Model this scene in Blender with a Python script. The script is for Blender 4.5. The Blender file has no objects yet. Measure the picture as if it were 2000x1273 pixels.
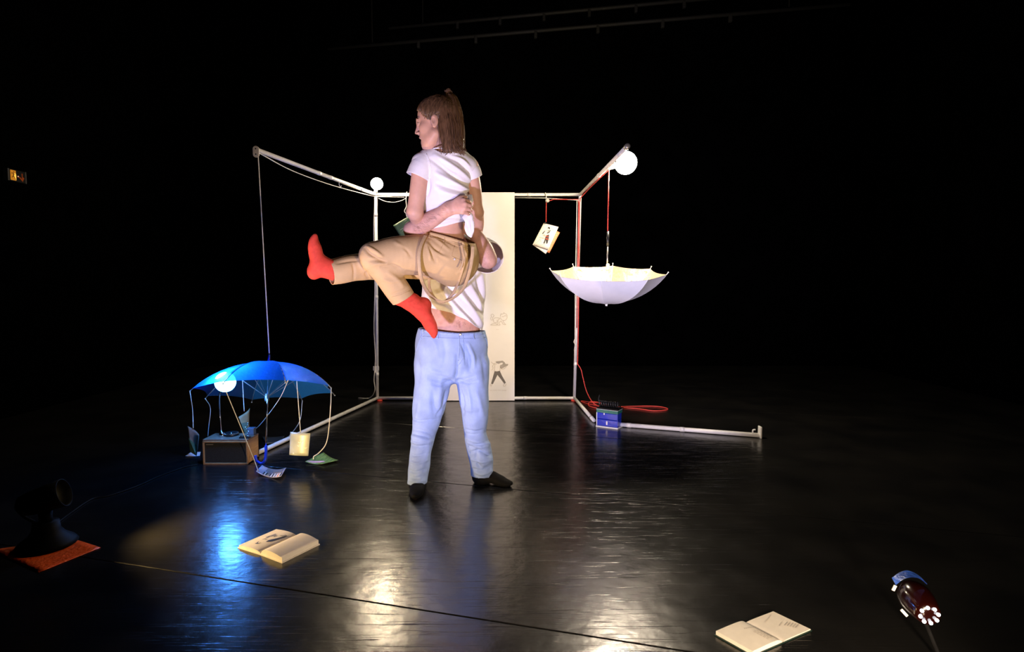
import bpy, bmesh, math, random
import numpy as np
from mathutils import Vector, Matrix
from mathutils.bvhtree import BVHTree

random.seed(7)
rng = np.random.RandomState(7)
scene = bpy.context.scene
col = scene.collection

# ------------------------------------------------------------------ camera
FPX, CX, CY, CAMZ = 1150.0, 1000.0, 636.5, 1.29
PITCH = math.atan((CY - 560.0) / FPX)
cam_data = bpy.data.cameras.new('camera')
cam_data.sensor_fit = 'HORIZONTAL'
cam_data.sensor_width = 36.0
cam_data.lens = 36.0 * FPX / 2000.0
cam_data.clip_end = 60
cam = bpy.data.objects.new('camera', cam_data)
col.objects.link(cam)
cam.location = (0, 0, CAMZ)
cam.rotation_euler = (math.pi / 2 - PITCH, 0, 0)
scene.camera = cam

# ------------------------------------------------------------------ view, world, lights
scene.view_settings.view_transform = 'Standard'
scene.view_settings.look = 'None'
scene.view_settings.exposure = 0.0
scene.view_settings.gamma = 1.0
scene.view_settings.use_curve_mapping = False

world = bpy.data.worlds.new('world')
scene.world = world
world.use_nodes = True
world.node_tree.nodes['Background'].inputs[0].default_value = (0.5, 0.6, 1.0, 1)
world.node_tree.nodes['Background'].inputs[1].default_value = 0.0006


def spot(name, loc, target, power, color, angle, blend=0.4, size=0.06):
    l = bpy.data.lights.new(name, 'SPOT')
    l.energy = power
    l.color = color
    l.spot_size = math.radians(angle)
    l.spot_blend = blend
    l.shadow_soft_size = size
    o = bpy.data.objects.new(name, l)
    col.objects.link(o)
    o.location = loc
    o.rotation_euler = (Vector(target) - Vector(loc)).to_track_quat('-Z', 'Y').to_euler()
    return o


# stage lamps standing on the floor below the frame, in front of the couple; banner fill is added
spot('cool_front_lamp', (-0.95, 1.1, 0.5), (-0.44, 3.4, 1.25), 330, (0.66, 0.59, 1.0), 58, 0.7, 0.06)
spot('warm_front_lamp', (1.0, 0.6, 0.42), (0.1, 5.2, 0.7), 240, (1.0, 0.76, 0.52), 92, 0.6, 0.06)
spot('cool_side_lamp', (-0.2, 0.8, 0.45), (1.2, 5.1, 0.9), 540, (0.70, 0.66, 1.0), 31, 0.4, 0.06)
spot('banner_fill', (2.7, 1.6, 0.4), (-0.37, 6.58, 0.50), 310, (1.0, 0.90, 0.86), 14, 0.4, 0.06)  # added fill to brighten the banner, unseen source off to the right

# ------------------------------------------------------------------ helpers
cP, sP = math.cos(PITCH), math.sin(PITCH)
RIGHT = np.array([1.0, 0, 0]); UP = np.array([0, sP, cP]); FWD = np.array([0, cP, -sP])


def P(px, py, D):
    """point seen at a pixel, standing D metres in front of the camera"""
    d = FWD * FPX + RIGHT * (px - CX) - UP * (py - CY)
    return np.array([0, 0, CAMZ]) + d * (D / d[1])


def G(px, py, z=0.0):
    d = FWD * FPX + RIGHT * (px - CX) - UP * (py - CY)
    return np.array([0, 0, CAMZ]) + d * ((z - CAMZ) / d[2])


def proj(v):
    v = np.asarray(v, float) - np.array([0, 0, CAMZ])
    w = v @ FWD
    return np.stack([CX + FPX * (v @ RIGHT) / w, CY - FPX * (v @ UP) / w], -1)


def PL(*pts):
    return [P(*p) for p in pts]


WLOC = {}


def empty(name, loc, label=None, cat=None, group=None, kind=None):
    o = bpy.data.objects.new(name, None)
    col.objects.link(o)
    o.empty_display_size = 0.1
    o.location = tuple(loc)
    WLOC[o.name] = np.array(loc, float)
    tag(o, label, cat, group, kind)
    return o


def tag(o, label=None, cat=None, group=None, kind=None):
    if label: o['label'] = label
    if cat: o['category'] = cat
    if group: o['group'] = group
    if kind: o['kind'] = kind
    return o


def mk(name, verts, faces, mat, parent=None, smooth=False, loc=None, mats=None, midx=None):
    """one mesh object from world-space vertices"""
    verts = np.asarray(verts, float)
    c = np.array(loc, float) if loc is not None else 0.5 * (verts.min(0) + verts.max(0))
    me = bpy.data.meshes.new(name)
    me.from_pydata((verts - c).tolist(), [], faces if isinstance(faces, list) else faces.tolist())
    if mats:
        for m in mats: me.materials.append(m)
    elif mat: me.materials.append(mat)
    if midx is not None:
        me.polygons.foreach_set('material_index', midx)
    if smooth:
        me.polygons.foreach_set('use_smooth', [True] * len(me.polygons))
    me.update()
    o = bpy.data.objects.new(name, me)
    col.objects.link(o)
    WLOC[o.name] = c
    if parent is not None:
        o.parent = parent
        o.location = tuple(c - WLOC[parent.name])
    else:
        o.location = tuple(c)
    return o


def like(src, parent, wloc, name=None):
    o = src.copy()
    col.objects.link(o)
    WLOC[o.name] = np.array(wloc, float)
    o.parent = parent
    o.location = tuple(np.array(wloc, float) - (WLOC[parent.name] if parent is not None else 0))
    return o


class MB:
    """collects shapes in world space, builds ONE mesh object"""
    def __init__(self):
        self.v = []; self.f = []; self.m = []; self.cur = 0

    def add(self, v, f):
        n = len(self.v)
        self.v += [tuple(p) for p in v]
        self.f += [tuple(i + n for i in q) for q in f]
        self.m += [self.cur] * len(f)
        return self

    def box(self, c, size, R=None, bevel=0.0):
        c = np.array(c, float); s = np.array(size, float) / 2
        R = np.eye(3) if R is None else np.array(R)
        if bevel <= 0:
            v = [c + R @ (s * np.array(q)) for q in
                 [(-1, -1, -1), (1, -1, -1), (1, 1, -1), (-1, 1, -1), (-1, -1, 1), (1, -1, 1), (1, 1, 1), (-1, 1, 1)]]
            return self.add(v, [(0, 3, 2, 1), (4, 5, 6, 7), (0, 1, 5, 4), (1, 2, 6, 5), (2, 3, 7, 6), (3, 0, 4, 7)])
        bm = bmesh.new()
        bmesh.ops.create_cube(bm, size=1.0)
        for q in bm.verts: q.co = Vector((q.co.x * 2 * s[0], q.co.y * 2 * s[1], q.co.z * 2 * s[2]))
        bmesh.ops.bevel(bm, geom=list(bm.edges), offset=bevel, segments=2, affect='EDGES', profile=0.6)
        bm.verts.index_update()
        v = [c + R @ np.array(q.co) for q in bm.verts]
        f = [tuple(q.index for q in fc.verts) for fc in bm.faces]
        bm.free()
        return self.add(v, f)

    def tube(self, pts, r, n=10, cap=True, up=None, flat=1.0):
        pts = [np.array(p, float) for p in pts]
        m = len(pts)
        rs = list(r) if hasattr(r, '__len__') else [r] * m
        T = []
        for i in range(m):
            t = pts[min(i + 1, m - 1)] - pts[max(i - 1, 0)]
            T.append(t / (np.linalg.norm(t) + 1e-12))
        ref = np.array(up, float) if up is not None else (np.array([0, 0, 1.0]) if abs(T[0][2]) < 0.9 else np.array([1.0, 0, 0]))
        N = ref - T[0] * (ref @ T[0]); N /= np.linalg.norm(N)
        v = []; f = []
        for i in range(m):
            N = N - T[i] * (N @ T[i]); N /= (np.linalg.norm(N) + 1e-12)
            B = np.cross(T[i], N)
            for k in range(n):
                a = 2 * math.pi * k / n
                v.append(pts[i] + rs[i] * (math.cos(a) * N * flat + math.sin(a) * B))
        for i in range(m - 1):
            for k in range(n):
                k2 = (k + 1) % n
                f.append((i * n + k, i * n + k2, (i + 1) * n + k2, (i + 1) * n + k))
        if cap:
            f.append(tuple(reversed(range(n)))); f.append(tuple((m - 1) * n + k for k in range(n)))
        return self.add(v, f)

    def sphere(self, c, r, nu=16, nv=10, R=None):
        c = np.array(c, float); r = np.array(r if hasattr(r, '__len__') else (r, r, r), float)
        R = np.eye(3) if R is None else np.array(R)
        v = [c + R @ (r * np.array([0, 0, 1]))]
        for j in range(1, nv):
            th = math.pi * j / nv
            for i in range(nu):
                ph = 2 * math.pi * i / nu
                v.append(c + R @ (r * np.array([math.sin(th) * math.cos(ph), math.sin(th) * math.sin(ph), math.cos(th)])))
        v.append(c + R @ (r * np.array([0, 0, -1])))
        f = []
        for i in range(nu): f.append((0, 1 + i, 1 + (i + 1) % nu))
        for j in range(nv - 2):
            for i in range(nu):
                a = 1 + j * nu + i; b = 1 + j * nu + (i + 1) % nu
                f.append((a, a + nu, b + nu, b))
        L = len(v) - 1; o = 1 + (nv - 2) * nu
        for i in range(nu): f.append((o + i, L, o + (i + 1) % nu))
        return self.add(v, f)

    def lathe(self, base, axis, prof, n=24, cap=True):
        """prof: list of (radius, height along axis)"""
        base = np.array(base, float); a = np.array(axis, float); a /= np.linalg.norm(a)
        e = np.cross(a, [0, 0, 1.0] if abs(a[2]) < 0.9 else [1.0, 0, 0]); e /= np.linalg.norm(e)
        b = np.cross(a, e)
        v = []; f = []
        for (r, h) in prof:
            for k in range(n):
                t = 2 * math.pi * k / n
                v.append(base + a * h + r * (math.cos(t) * e + math.sin(t) * b))
        for i in range(len(prof) - 1):
            for k in range(n):
                k2 = (k + 1) % n
                f.append((i * n + k, i * n + k2, (i + 1) * n + k2, (i + 1) * n + k))
        if cap:
            f.append(tuple(reversed(range(n)))); f.append(tuple((len(prof) - 1) * n + k for k in range(n)))
        return self.add(v, f)

    def build(self, name, mat, parent=None, smooth=False, mats=None, **kw):
        return mk(name, self.v, self.f, mat, parent, smooth, mats=mats, midx=self.m if mats else None, **kw)


def rotz(a):
    c, s = math.cos(a), math.sin(a)
    return np.array([[c, -s, 0], [s, c, 0], [0, 0, 1.0]])


def frame_from(x, y):
    """rotation with columns x, y', z'"""
    x = np.array(x, float); x /= np.linalg.norm(x)
    y = np.array(y, float); y -= x * (x @ y); y /= np.linalg.norm(y)
    return np.stack([x, y, np.cross(x, y)], 1)


def smooth_path(pts, n=8):
    """Catmull-Rom through the points (any dimension)"""
    p = [np.array(q, float) for q in pts]
    if len(p) < 3: 
        return [p[0] + (p[-1] - p[0]) * t for t in np.linspace(0, 1, n + 1)]
    p = [2 * p[0] - p[1]] + p + [2 * p[-1] - p[-2]]
    out = []
    for i in range(1, len(p) - 2):
        a, b, c, d = p[i - 1], p[i], p[i + 1], p[i + 2]
        for k in range(n):
            t = k / n
            out.append(0.5 * ((2 * b) + (c - a) * t + (2 * a - 5 * b + 4 * c - d) * t * t + (3 * b - a - 3 * c + d) * t ** 3))
    out.append(p[-2])
    return out


# ------------------------------------------------------------------ materials
def nodes(name):
    m = bpy.data.materials.new(name)
    m.use_nodes = True
    nt = m.node_tree
    return m, nt, nt.nodes['Principled BSDF']


def mat(name, color, rough=0.5, metal=0.0, spec=0.5, var=0.0, vscale=20.0, bump=0.0, bscale=60.0, stretch=None,
        coat=0.0, sheen=0.0, trans=0.0, emit=None, estr=0.0, sss=0.0, detail=3.0):
    m, nt, b = nodes(name)
    N, L = nt.nodes, nt.links
    b.inputs['Base Color'].default_value = (*color, 1)
    b.inputs['Roughness'].default_value = rough
    b.inputs['Metallic'].default_value = metal
    b.inputs['Specular IOR Level'].default_value = spec
    b.inputs['Coat Weight'].default_value = coat
    b.inputs['Sheen Weight'].default_value = sheen
    b.inputs['Transmission Weight'].default_value = trans
    if sss:
        b.inputs['Subsurface Weight'].default_value = sss
        b.inputs['Subsurface Radius'].default_value = (0.012, 0.005, 0.003)
        b.inputs['Subsurface Scale'].default_value = 1.0
    if emit:
        b.inputs['Emission Color'].default_value = (*emit, 1)
        b.inputs['Emission Strength'].default_value = estr
    src = None
    if var or bump:
        tc = N.new('ShaderNodeTexCoord')
        src = tc.outputs['Object']
        if stretch:
            mp = N.new('ShaderNodeMapping'); mp.inputs['Scale'].default_value = stretch
            L.new(src, mp.inputs['Vector']); src = mp.outputs['Vector']
    if var:
        nz = N.new('ShaderNodeTexNoise'); nz.inputs['Scale'].default_value = vscale; nz.inputs['Detail'].default_value = detail
        L.new(src, nz.inputs['Vector'])
        cr = N.new('ShaderNodeValToRGB')
        lo = [max(0, c * (1 - var)) for c in color]; hi = [min(1, c * (1 + var)) for c in color]
        cr.color_ramp.elements[0].color = (*lo, 1); cr.color_ramp.elements[1].color = (*hi, 1)
        cr.color_ramp.elements[0].position = 0.3; cr.color_ramp.elements[1].position = 0.7
        L.new(nz.outputs['Fac'], cr.inputs['Fac']); L.new(cr.outputs['Color'], b.inputs['Base Color'])
    if bump:
        nb = N.new('ShaderNodeTexNoise'); nb.inputs['Scale'].default_value = bscale; nb.inputs['Detail'].default_value = detail
        L.new(src, nb.inputs['Vector'])
        bp = N.new('ShaderNodeBump'); bp.inputs['Strength'].default_value = bump; bp.inputs['Distance'].default_value = 0.01
        L.new(nb.outputs['Fac'], bp.inputs['Height']); L.new(bp.outputs['Normal'], b.inputs['Normal'])
    return m


def mat_floor():
    m, nt, b = nodes('black_dance_vinyl')
    N, L = nt.nodes, nt.links
    tc = N.new('ShaderNodeTexCoord')
    geo = N.new('ShaderNodeNewGeometry')
    pos = geo.outputs['Position']
    n1 = N.new('ShaderNodeTexNoise'); n1.inputs['Scale'].default_value = 2.2; n1.inputs['Detail'].default_value = 6
    L.new(pos, n1.inputs['Vector'])
    cr = N.new('ShaderNodeValToRGB')
    cr.color_ramp.elements[0].color = (0.005, 0.005, 0.0055, 1); cr.color_ramp.elements[1].color = (0.011, 0.0105, 0.010, 1)
    cr.color_ramp.elements[0].position = 0.35; cr.color_ramp.elements[1].position = 0.7
    L.new(n1.outputs['Fac'], cr.inputs['Fac'])
    L.new(cr.outputs['Color'], b.inputs['Base Color'])
    # roughness: cloudy wear plus fine scratches
    mr = N.new('ShaderNodeMapRange'); mr.inputs['To Min'].default_value = 0.15; mr.inputs['To Max'].default_value = 0.31
    n2 = N.new('ShaderNodeTexNoise'); n2.inputs['Scale'].default_value = 5.0; n2.inputs['Detail'].default_value = 8; n2.inputs['Roughness'].default_value = 0.65
    L.new(pos, n2.inputs['Vector']); L.new(n2.outputs['Fac'], mr.inputs['Value'])
    L.new(mr.outputs['Result'], b.inputs['Roughness'])
    b.inputs['Specular IOR Level'].default_value = 0.62
    # bump: soft waves and scratch lines in several directions
    hsum = None
    def addh(sock, w):
        nonlocal hsum
        mu = N.new('ShaderNodeMath'); mu.operation = 'MULTIPLY'; mu.inputs[1].default_value = w
        L.new(sock, mu.inputs[0])
        if hsum is None: hsum = mu.outputs[0]
        else:
            ad = N.new('ShaderNodeMath'); ad.operation = 'ADD'
            L.new(hsum, ad.inputs[0]); L.new(mu.outputs[0], ad.inputs[1]); hsum = ad.outputs[0]
    w1 = N.new('ShaderNodeTexNoise'); w1.inputs['Scale'].default_value = 3.0; w1.inputs['Detail'].default_value = 3
    L.new(pos, w1.inputs['Vector']); addh(w1.outputs['Fac'], 1.0)
    w2 = N.new('ShaderNodeTexNoise'); w2.inputs['Scale'].default_value = 11.0; w2.inputs['Detail'].default_value = 5
    L.new(pos, w2.inputs['Vector']); addh(w2.outputs['Fac'], 0.42)
    for ang, sc in ((0.6, 1.0), (2.2, 1.3), (1.25, 0.8), (2.8, 0.9)):
        mp = N.new('ShaderNodeMapping'); mp.inputs['Rotation'].default_value = (0, 0, ang)
        mp.inputs['Scale'].default_value = (0.9 * sc, 34 * sc, 1)
        L.new(pos, mp.inputs['Vector'])
        s = N.new('ShaderNodeTexNoise'); s.inputs['Scale'].default_value = 3.0; s.inputs['Detail'].default_value = 2
        s.inputs['Distortion'].default_value = 0.6
        L.new(mp.outputs['Vector'], s.inputs['Vector'])
        r = N.new('ShaderNodeMapRange'); r.inputs['From Min'].default_value = 0.66; r.inputs['From Max'].default_value = 0.74
        L.new(s.outputs['Fac'], r.inputs['Value']); addh(r.outputs['Result'], 0.12)
    bp = N.new('ShaderNodeBump'); bp.inputs['Strength'].default_value = 0.42; bp.inputs['Distance'].default_value = 0.010
    L.new(hsum, bp.inputs['Height']); L.new(bp.outputs['Normal'], b.inputs['Normal'])
    return m


def mat_blue_film():
    m, nt, b = nodes('blue_translucent_film')
    N, L = nt.nodes, nt.links
    out = N['Material Output']
    tr = N.new('ShaderNodeBsdfTransparent'); tr.inputs[0].default_value = (0.04, 0.22, 0.95, 1)
    tl = N.new('ShaderNodeBsdfTranslucent'); tl.inputs[0].default_value = (0.03, 0.30, 1.0, 1)
    df = N.new('ShaderNodeBsdfDiffuse'); df.inputs[0].default_value = (0.003, 0.006, 0.09, 1)
    gl = N.new('ShaderNodeBsdfGlossy'); gl.inputs['Roughness'].default_value = 0.07
    tc = N.new('ShaderNodeTexCoord')
    nz = N.new('ShaderNodeTexNoise'); nz.inputs['Scale'].default_value = 34; nz.inputs['Detail'].default_value = 6
    L.new(tc.outputs['Object'], nz.inputs['Vector'])
    bp = N.new('ShaderNodeBump'); bp.inputs['Strength'].default_value = 0.9; bp.inputs['Distance'].default_value = 0.02
    L.new(nz.outputs['Fac'], bp.inputs['Height'])
    L.new(bp.outputs['Normal'], gl.inputs['Normal'])
    a1 = N.new('ShaderNodeMixShader'); a1.inputs[0].default_value = 0.35
    L.new(tl.outputs[0], a1.inputs[1]); L.new(df.outputs[0], a1.inputs[2])
    a2 = N.new('ShaderNodeMixShader'); a2.inputs[0].default_value = 0.76
    L.new(tr.outputs[0], a2.inputs[1]); L.new(a1.outputs[0], a2.inputs[2])
    fr = N.new('ShaderNodeLayerWeight'); fr.inputs[0].default_value = 0.25
    pw = N.new('ShaderNodeMath'); pw.operation = 'POWER'; pw.inputs[1].default_value = 3.0
    L.new(fr.outputs['Facing'], pw.inputs[0])
    mx = N.new('ShaderNodeMapRange'); mx.inputs['To Min'].default_value = 0.07; mx.inputs['To Max'].default_value = 0.35
    L.new(pw.outputs[0], mx.inputs['Value'])
    a3 = N.new('ShaderNodeMixShader')
    L.new(mx.outputs['Result'], a3.inputs[0]); L.new(a2.outputs[0], a3.inputs[1]); L.new(gl.outputs[0], a3.inputs[2])
    L.new(a3.outputs[0], out.inputs['Surface'])
    return m


def mat_emit(name, color, strength):
    m, nt, b = nodes(name)
    N, L = nt.nodes, nt.links
    e = N.new('ShaderNodeEmission'); e.inputs[0].default_value = (*color, 1); e.inputs[1].default_value = strength
    L.new(e.outputs[0], N['Material Output'].inputs['Surface'])
    return m


M = dict(
    floor=mat_floor(),
    floor_base=mat('black_subfloor', (0.004, 0.004, 0.004), 0.8),
    wall=mat('black_stage_drape', (0.0005, 0.0005, 0.0006), 0.95, spec=0.0, var=0.4, vscale=3),
    pole=mat('white_painted_tube', (0.80, 0.79, 0.76), 0.38, var=0.06, vscale=14, bump=0.05),
    steel=mat('grey_steel', (0.45, 0.44, 0.42), 0.35, metal=0.8, var=0.15),
    chrome=mat('chrome', (0.8, 0.8, 0.8), 0.08, metal=1.0),
    bracket=mat('pale_bracket', (0.55, 0.50, 0.44), 0.5, var=0.12),
    lampblack=mat('dull_lamp_black', (0.0012, 0.0012, 0.0012), 0.6, var=0.2, spec=0.08),
    redrubber=mat('red_rubber', (0.60, 0.04, 0.02), 0.45, var=0.15),
    redcord=mat('red_cord', (0.62, 0.05, 0.04), 0.6, var=0.2, vscale=80),
    cord=mat('white_cord', (0.80, 0.77, 0.70), 0.7, var=0.1, vscale=90, bump=0.2, bscale=200),
    black=mat('black_plastic', (0.012, 0.012, 0.013), 0.35, var=0.2),
    blackmat=mat('matt_black', (0.003, 0.003, 0.003), 0.7, var=0.2, spec=0.2),
    paper=mat('cream_paper', (0.86, 0.80, 0.70), 0.65, var=0.03, vscale=30),
    bookpaper=mat('book_paper', (0.80, 0.74, 0.65), 0.7, var=0.04, vscale=30),
    banner=mat('banner_paper', (0.88, 0.83, 0.80), 0.6, var=0.02, vscale=5),
    ink=mat('black_ink', (0.012, 0.012, 0.014), 0.6, var=0.2),
    greyink=mat('grey_ink', (0.40, 0.36, 0.33), 0.6, var=0.1),
    paleink=mat('pale_line_ink', (0.60, 0.54, 0.48), 0.6, var=0.1),
    darkgrey=mat('dark_grey_print', (0.16, 0.14, 0.13), 0.6, var=0.1),
    redink=mat('red_ink', (0.80, 0.10, 0.04), 0.6, var=0.05),
    orange=mat('orange_card', (0.90, 0.30, 0.12), 0.6, var=0.06),
    green=mat('green_card', (0.07, 0.13, 0.07), 0.45, var=0.25, vscale=12),
    wood=mat('light_wood', (0.46, 0.25, 0.11), 0.45, var=0.25, vscale=10, stretch=(3, 1, 30)),
    woodtop=mat('walnut_top', (0.20, 0.12, 0.08), 0.45, var=0.25, vscale=8, stretch=(3, 30, 3)),
    grille=mat('speaker_cloth', (0.022, 0.020, 0.016), 0.8, var=0.2, vscale=120, bump=0.3, bscale=300),
    bluefilm=mat_blue_film(),
    blueplastic=mat('blue_plastic', (0.01, 0.05, 0.62), 0.3, var=0.08),
    bluetin=mat('blue_gloss_box', (0.012, 0.035, 0.50), 0.18, var=0.12, coat=0.5),
    greenlid=mat('green_lid', (0.02, 0.16, 0.13), 0.35, var=0.1),
    whitetrim=mat('white_trim', (0.80, 0.80, 0.76), 0.5, var=0.04),
    umbwhite=mat('white_umbrella_cloth', (0.76, 0.76, 0.80), 0.6, var=0.03, vscale=12),
    foil=mat('silver_gold_foil', (0.95, 0.83, 0.56), 0.28, metal=0.65, bump=1.0, bscale=16, detail=6),
    orangegel=mat('orange_gel', (0.85, 0.10, 0.015), 0.25, var=0.2, bump=0.6, bscale=60),
    bluegel=mat('blue_gel', (0.05, 0.16, 0.80), 0.35, var=0.3, vscale=40, bump=0.5, bscale=60),
    maroon=mat('dark_maroon_plastic', (0.012, 0.0015, 0.001), 0.16, var=0.1, coat=0.4),
    tape=mat('white_tape', (0.85, 0.84, 0.80), 0.6, var=0.05),
    warmbulb=mat_emit('warm_bulb_glow', (1.0, 0.82, 0.54), 560),
    warmbulb2=mat_emit('warm_globe_glow', (1.0, 0.84, 0.62), 640),
    bluebulb=mat_emit('blue_bulb_glow', (0.07, 0.31, 1.0), 130),
    led=mat_emit('led_glow', (0.95, 0.95, 1.0), 8),
    # people
    wskin=mat('fair_skin', (0.60, 0.34, 0.25), 0.5, var=0.06, vscale=30, sss=0.12, spec=0.35),
    mskin=mat('rosy_skin', (0.62, 0.35, 0.27), 0.5, var=0.10, vscale=35, sss=0.10, spec=0.35),
    lips=mat('lips', (0.52, 0.17, 0.15), 0.4, var=0.05),
    eyewhite=mat('eye_white', (0.80, 0.78, 0.75), 0.15, var=0.02),
    iris=mat('iris', (0.05, 0.04, 0.03), 0.1, var=0.2),
    teeth=mat('teeth', (0.85, 0.82, 0.75), 0.2, var=0.02),
    wstrand=mat('brown_hair_strands', (0.12, 0.062, 0.032), 0.35, var=0.5, vscale=90, stretch=(1, 1, 0.2)),
    whair=mat('brown_hair', (0.10, 0.055, 0.028), 0.38, var=0.5, vscale=60, stretch=(1, 1, 0.2)),
    mhair=mat('dark_hair', (0.03, 0.02, 0.012), 0.45, var=0.3, vscale=60),
    tee=mat('white_cotton', (0.80, 0.78, 0.80), 0.8, var=0.03, vscale=15, bump=0.10, bscale=220, sheen=0.1, spec=0.2),
    khaki=mat('khaki_cotton', (0.55, 0.38, 0.19), 0.75, var=0.06, vscale=14, bump=0.12, bscale=180, spec=0.2),
    strap=mat('khaki_strap', (0.50, 0.35, 0.19), 0.7, var=0.08, vscale=50, bump=0.2, bscale=150),
    redsock=mat('red_knit', (0.64, 0.06, 0.035), 0.8, var=0.10, vscale=60, bump=0.10, bscale=420, spec=0.2),
    denim=mat('pale_denim', (0.33, 0.45, 0.75), 0.8, var=0.14, vscale=11, bump=0.18, bscale=230, spec=0.2, detail=6),
    denimseam=mat('denim_seam', (0.32, 0.44, 0.74), 0.8, var=0.12, vscale=60, bump=0.3, bscale=200, spec=0.2),
    blacksock=mat('black_knit', (0.004, 0.004, 0.0045), 0.8, var=0.3, vscale=60, bump=0.2, bscale=320, spec=0.15),
)

# ------------------------------------------------------------------ the setting
XL, XR, YF, YB, ZC = -5.0, 5.6, -4.0, 9.6, 5.6


def struct(name, c, size, m):
    return tag(MB().box(c, size).build(name, m), kind='structure')


floor = struct('floor', ((XL + XR) / 2, (YF + YB) / 2, -0.054), (XR - XL, YB - YF, 0.10), M['floor_base'])
struct('wall_back', ((XL + XR) / 2, YB + 0.1, ZC / 2 - 0.05), (XR - XL + 0.4, 0.2, ZC + 0.1), M['wall'])
struct('wall_front', ((XL + XR) / 2, YF - 0.1, ZC / 2 - 0.05), (XR - XL + 0.4, 0.2, ZC + 0.1), M['wall'])
struct('wall_left', (XL - 0.1, (YF + YB) / 2, ZC / 2 - 0.05), (0.2, YB - YF, ZC + 0.1), M['wall'])
struct('wall_right', (XR + 0.1, (YF + YB) / 2, ZC / 2 - 0.05), (0.2, YB - YF, ZC + 0.1), M['wall'])
struct('ceiling', ((XL + XR) / 2, (YF + YB) / 2, ZC + 0.1), (XR - XL, YB - YF, 0.2), M['wall'])


def clip_poly(poly, f):
    out = []
    for i in range(len(poly)):
        a, b = np.array(poly[i]), np.array(poly[(i + 1) % len(poly)])
        fa, fb = f(a), f(b)
        if fa >= 0: out.append(a)
        if fa * fb < 0: out.append(a + (b - a) * fa / (fa - fb))
    return out


# rolls of dance vinyl laid side by side, seams running slightly away from the camera's axis
sd = np.array([1.54, -0.42]); sd /= np.linalg.norm(sd)
sn = np.array([-sd[1], sd[0]])
seam0 = np.array([0.158, 3.64]) @ sn
SW = 1.453
for k in range(-6, 6):
    lo, hi = seam0 + k * SW + 0.0015, seam0 + (k + 1) * SW - 0.0015
    poly = [sd * s + sn * t for s, t in ((-20, lo), (20, lo), (20, hi), (-20, hi))]
    for f in (lambda p: p[0] - XL - .01, lambda p: XR - .01 - p[0], lambda p: p[1] - YF - .01, lambda p: YB - .01 - p[1]):
        if poly: poly = clip_poly(poly, f)
    if len(poly) < 3: continue
    n = len(poly)
    cen = sum(poly) / n
    top = []
    for p in poly:
        d = p @ sn
        q = np.array(p)
        if abs(d - lo) < 1e-6: q = q + sn * 0.004
        if abs(d - hi) < 1e-6: q = q - sn * 0.004
        top.append(q)
    v = [(p[0], p[1], -0.004) for p in poly] + [(p[0], p[1], -0.002) for p in poly] + [(p[0], p[1], 0.0) for p in top]
    f = [tuple(range(2 * n, 3 * n)), tuple(reversed(range(n)))]
    for i in range(n):
        j = (i + 1) % n
        f += [(i, j, n + j, n + i), (n + i, n + j, 2 * n + j, 2 * n + i)]
    mk('floor_strip', v, f, M['floor'], floor)

# lighting pipes under the ceiling, hardly lit
for (a, b, i) in ((G(640, 95, 4.7), G(1660, 8, 4.7), 0), (G(760, 55, 5.0), G(1500, -14, 5.0), 1)):
    t = empty('lighting_pipe', (a + b) / 2, ['dark lighting pipe with clamps, lower one under the black ceiling',
              'dark lighting pipe, upper one under the black ceiling'][i], 'pipe', 'ceiling pipes')
    MB().tube([a, b], 0.025, 10).build('pipe', M['blackmat'], t, True)
    for s in np.linspace(0.2, 0.8, 6):
        p = a + (b - a) * s
        MB().box(p - [0, 0, .05], (.04, .05, .09), bevel=.008).build('clamp', M['blackmat'], t)
    for s in (0.1, 0.9):
        p = a + (b - a) * s
        MB().tube([p, (p[0], p[1], ZC)], 0.006, 6).build('hanger_rod', M['blackmat'], t)

# ------------------------------------------------------------------ white tube frame
DB = 6.62
TR = 0.017
cBL, cBR = G(736, 778, .03), G(1124, 781, .03)
cBL[1] = cBR[1] = DB
cTL, cTR = P(734, 380, DB), P(1133, 382, DB)
ZT = cTL[2]
cTR[2] = ZT
eTL, eTR = G(503, 293, ZT), G(1224, 287, ZT)
eBL = G(503, 884, .022)
mBR = G(1160, 821, .022)
w0, w1 = G(1208, 828.6, .022), G(1484, 850, .022)
fr = empty('tube_frame', (cBL + cBR) / 2 * np.array([1, 1, 0]),
           'white tubular stage frame with two long arms and rails on the floor', 'frame')


def rod(name, a, b, r=TR, collars=()):
    o = MB().tube([a, b], r, 14).build(name, M['pole'], fr, True)
    d = (b - a) / np.linalg.norm(b - a)
    for s in collars:
        p = a + (b - a) * s
        MB().tube([p - d * .02, p + d * .02], r + .0022, 14).build('collar', M['pole'], o, True)
    return o


rod('post', cBL, cTL, collars=(.12, .5, .9))
rod('post', cBR, cTR, collars=(.17, .45))
rod('top_rail', cTL, cTR, collars=(.25, .75))
rod('bottom_rail', cBL, cBR, collars=(.25, .75))
rod('top_arm', cTL, eTL, collars=(.18, .48, .58))
rod('top_arm', cTR, eTR, collars=(.5,))
rod('floor_arm', cBL, eBL, collars=(.5,))
rod('floor_arm', cBR, mBR, collars=(.9,))
rod('floor_rail', w0, w1, .019, collars=(.08, .47))
for c in (cBL, cBR, cTL, cTR):
    MB().sphere(c, TR + .004, 14, 10).build('corner_joint', M['pole'], fr, True)
for c in (cBL, cBR):
    MB().lathe((c[0] + (.03 if c is cBL else -.01), c[1] - .02, 0), (0, 0, 1), [(.030, 0), (.032, .006), (.026, .014), (.02, .016)], 18).build('rubber_foot', M['redrubber'], fr, True)
MB().lathe((eTR), (eTR - cTR), [(.018, -.03), (.021, -.01), (.021, .03), (.012, .034)], 14).build('end_cap', M['steel'], fr, True)
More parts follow.
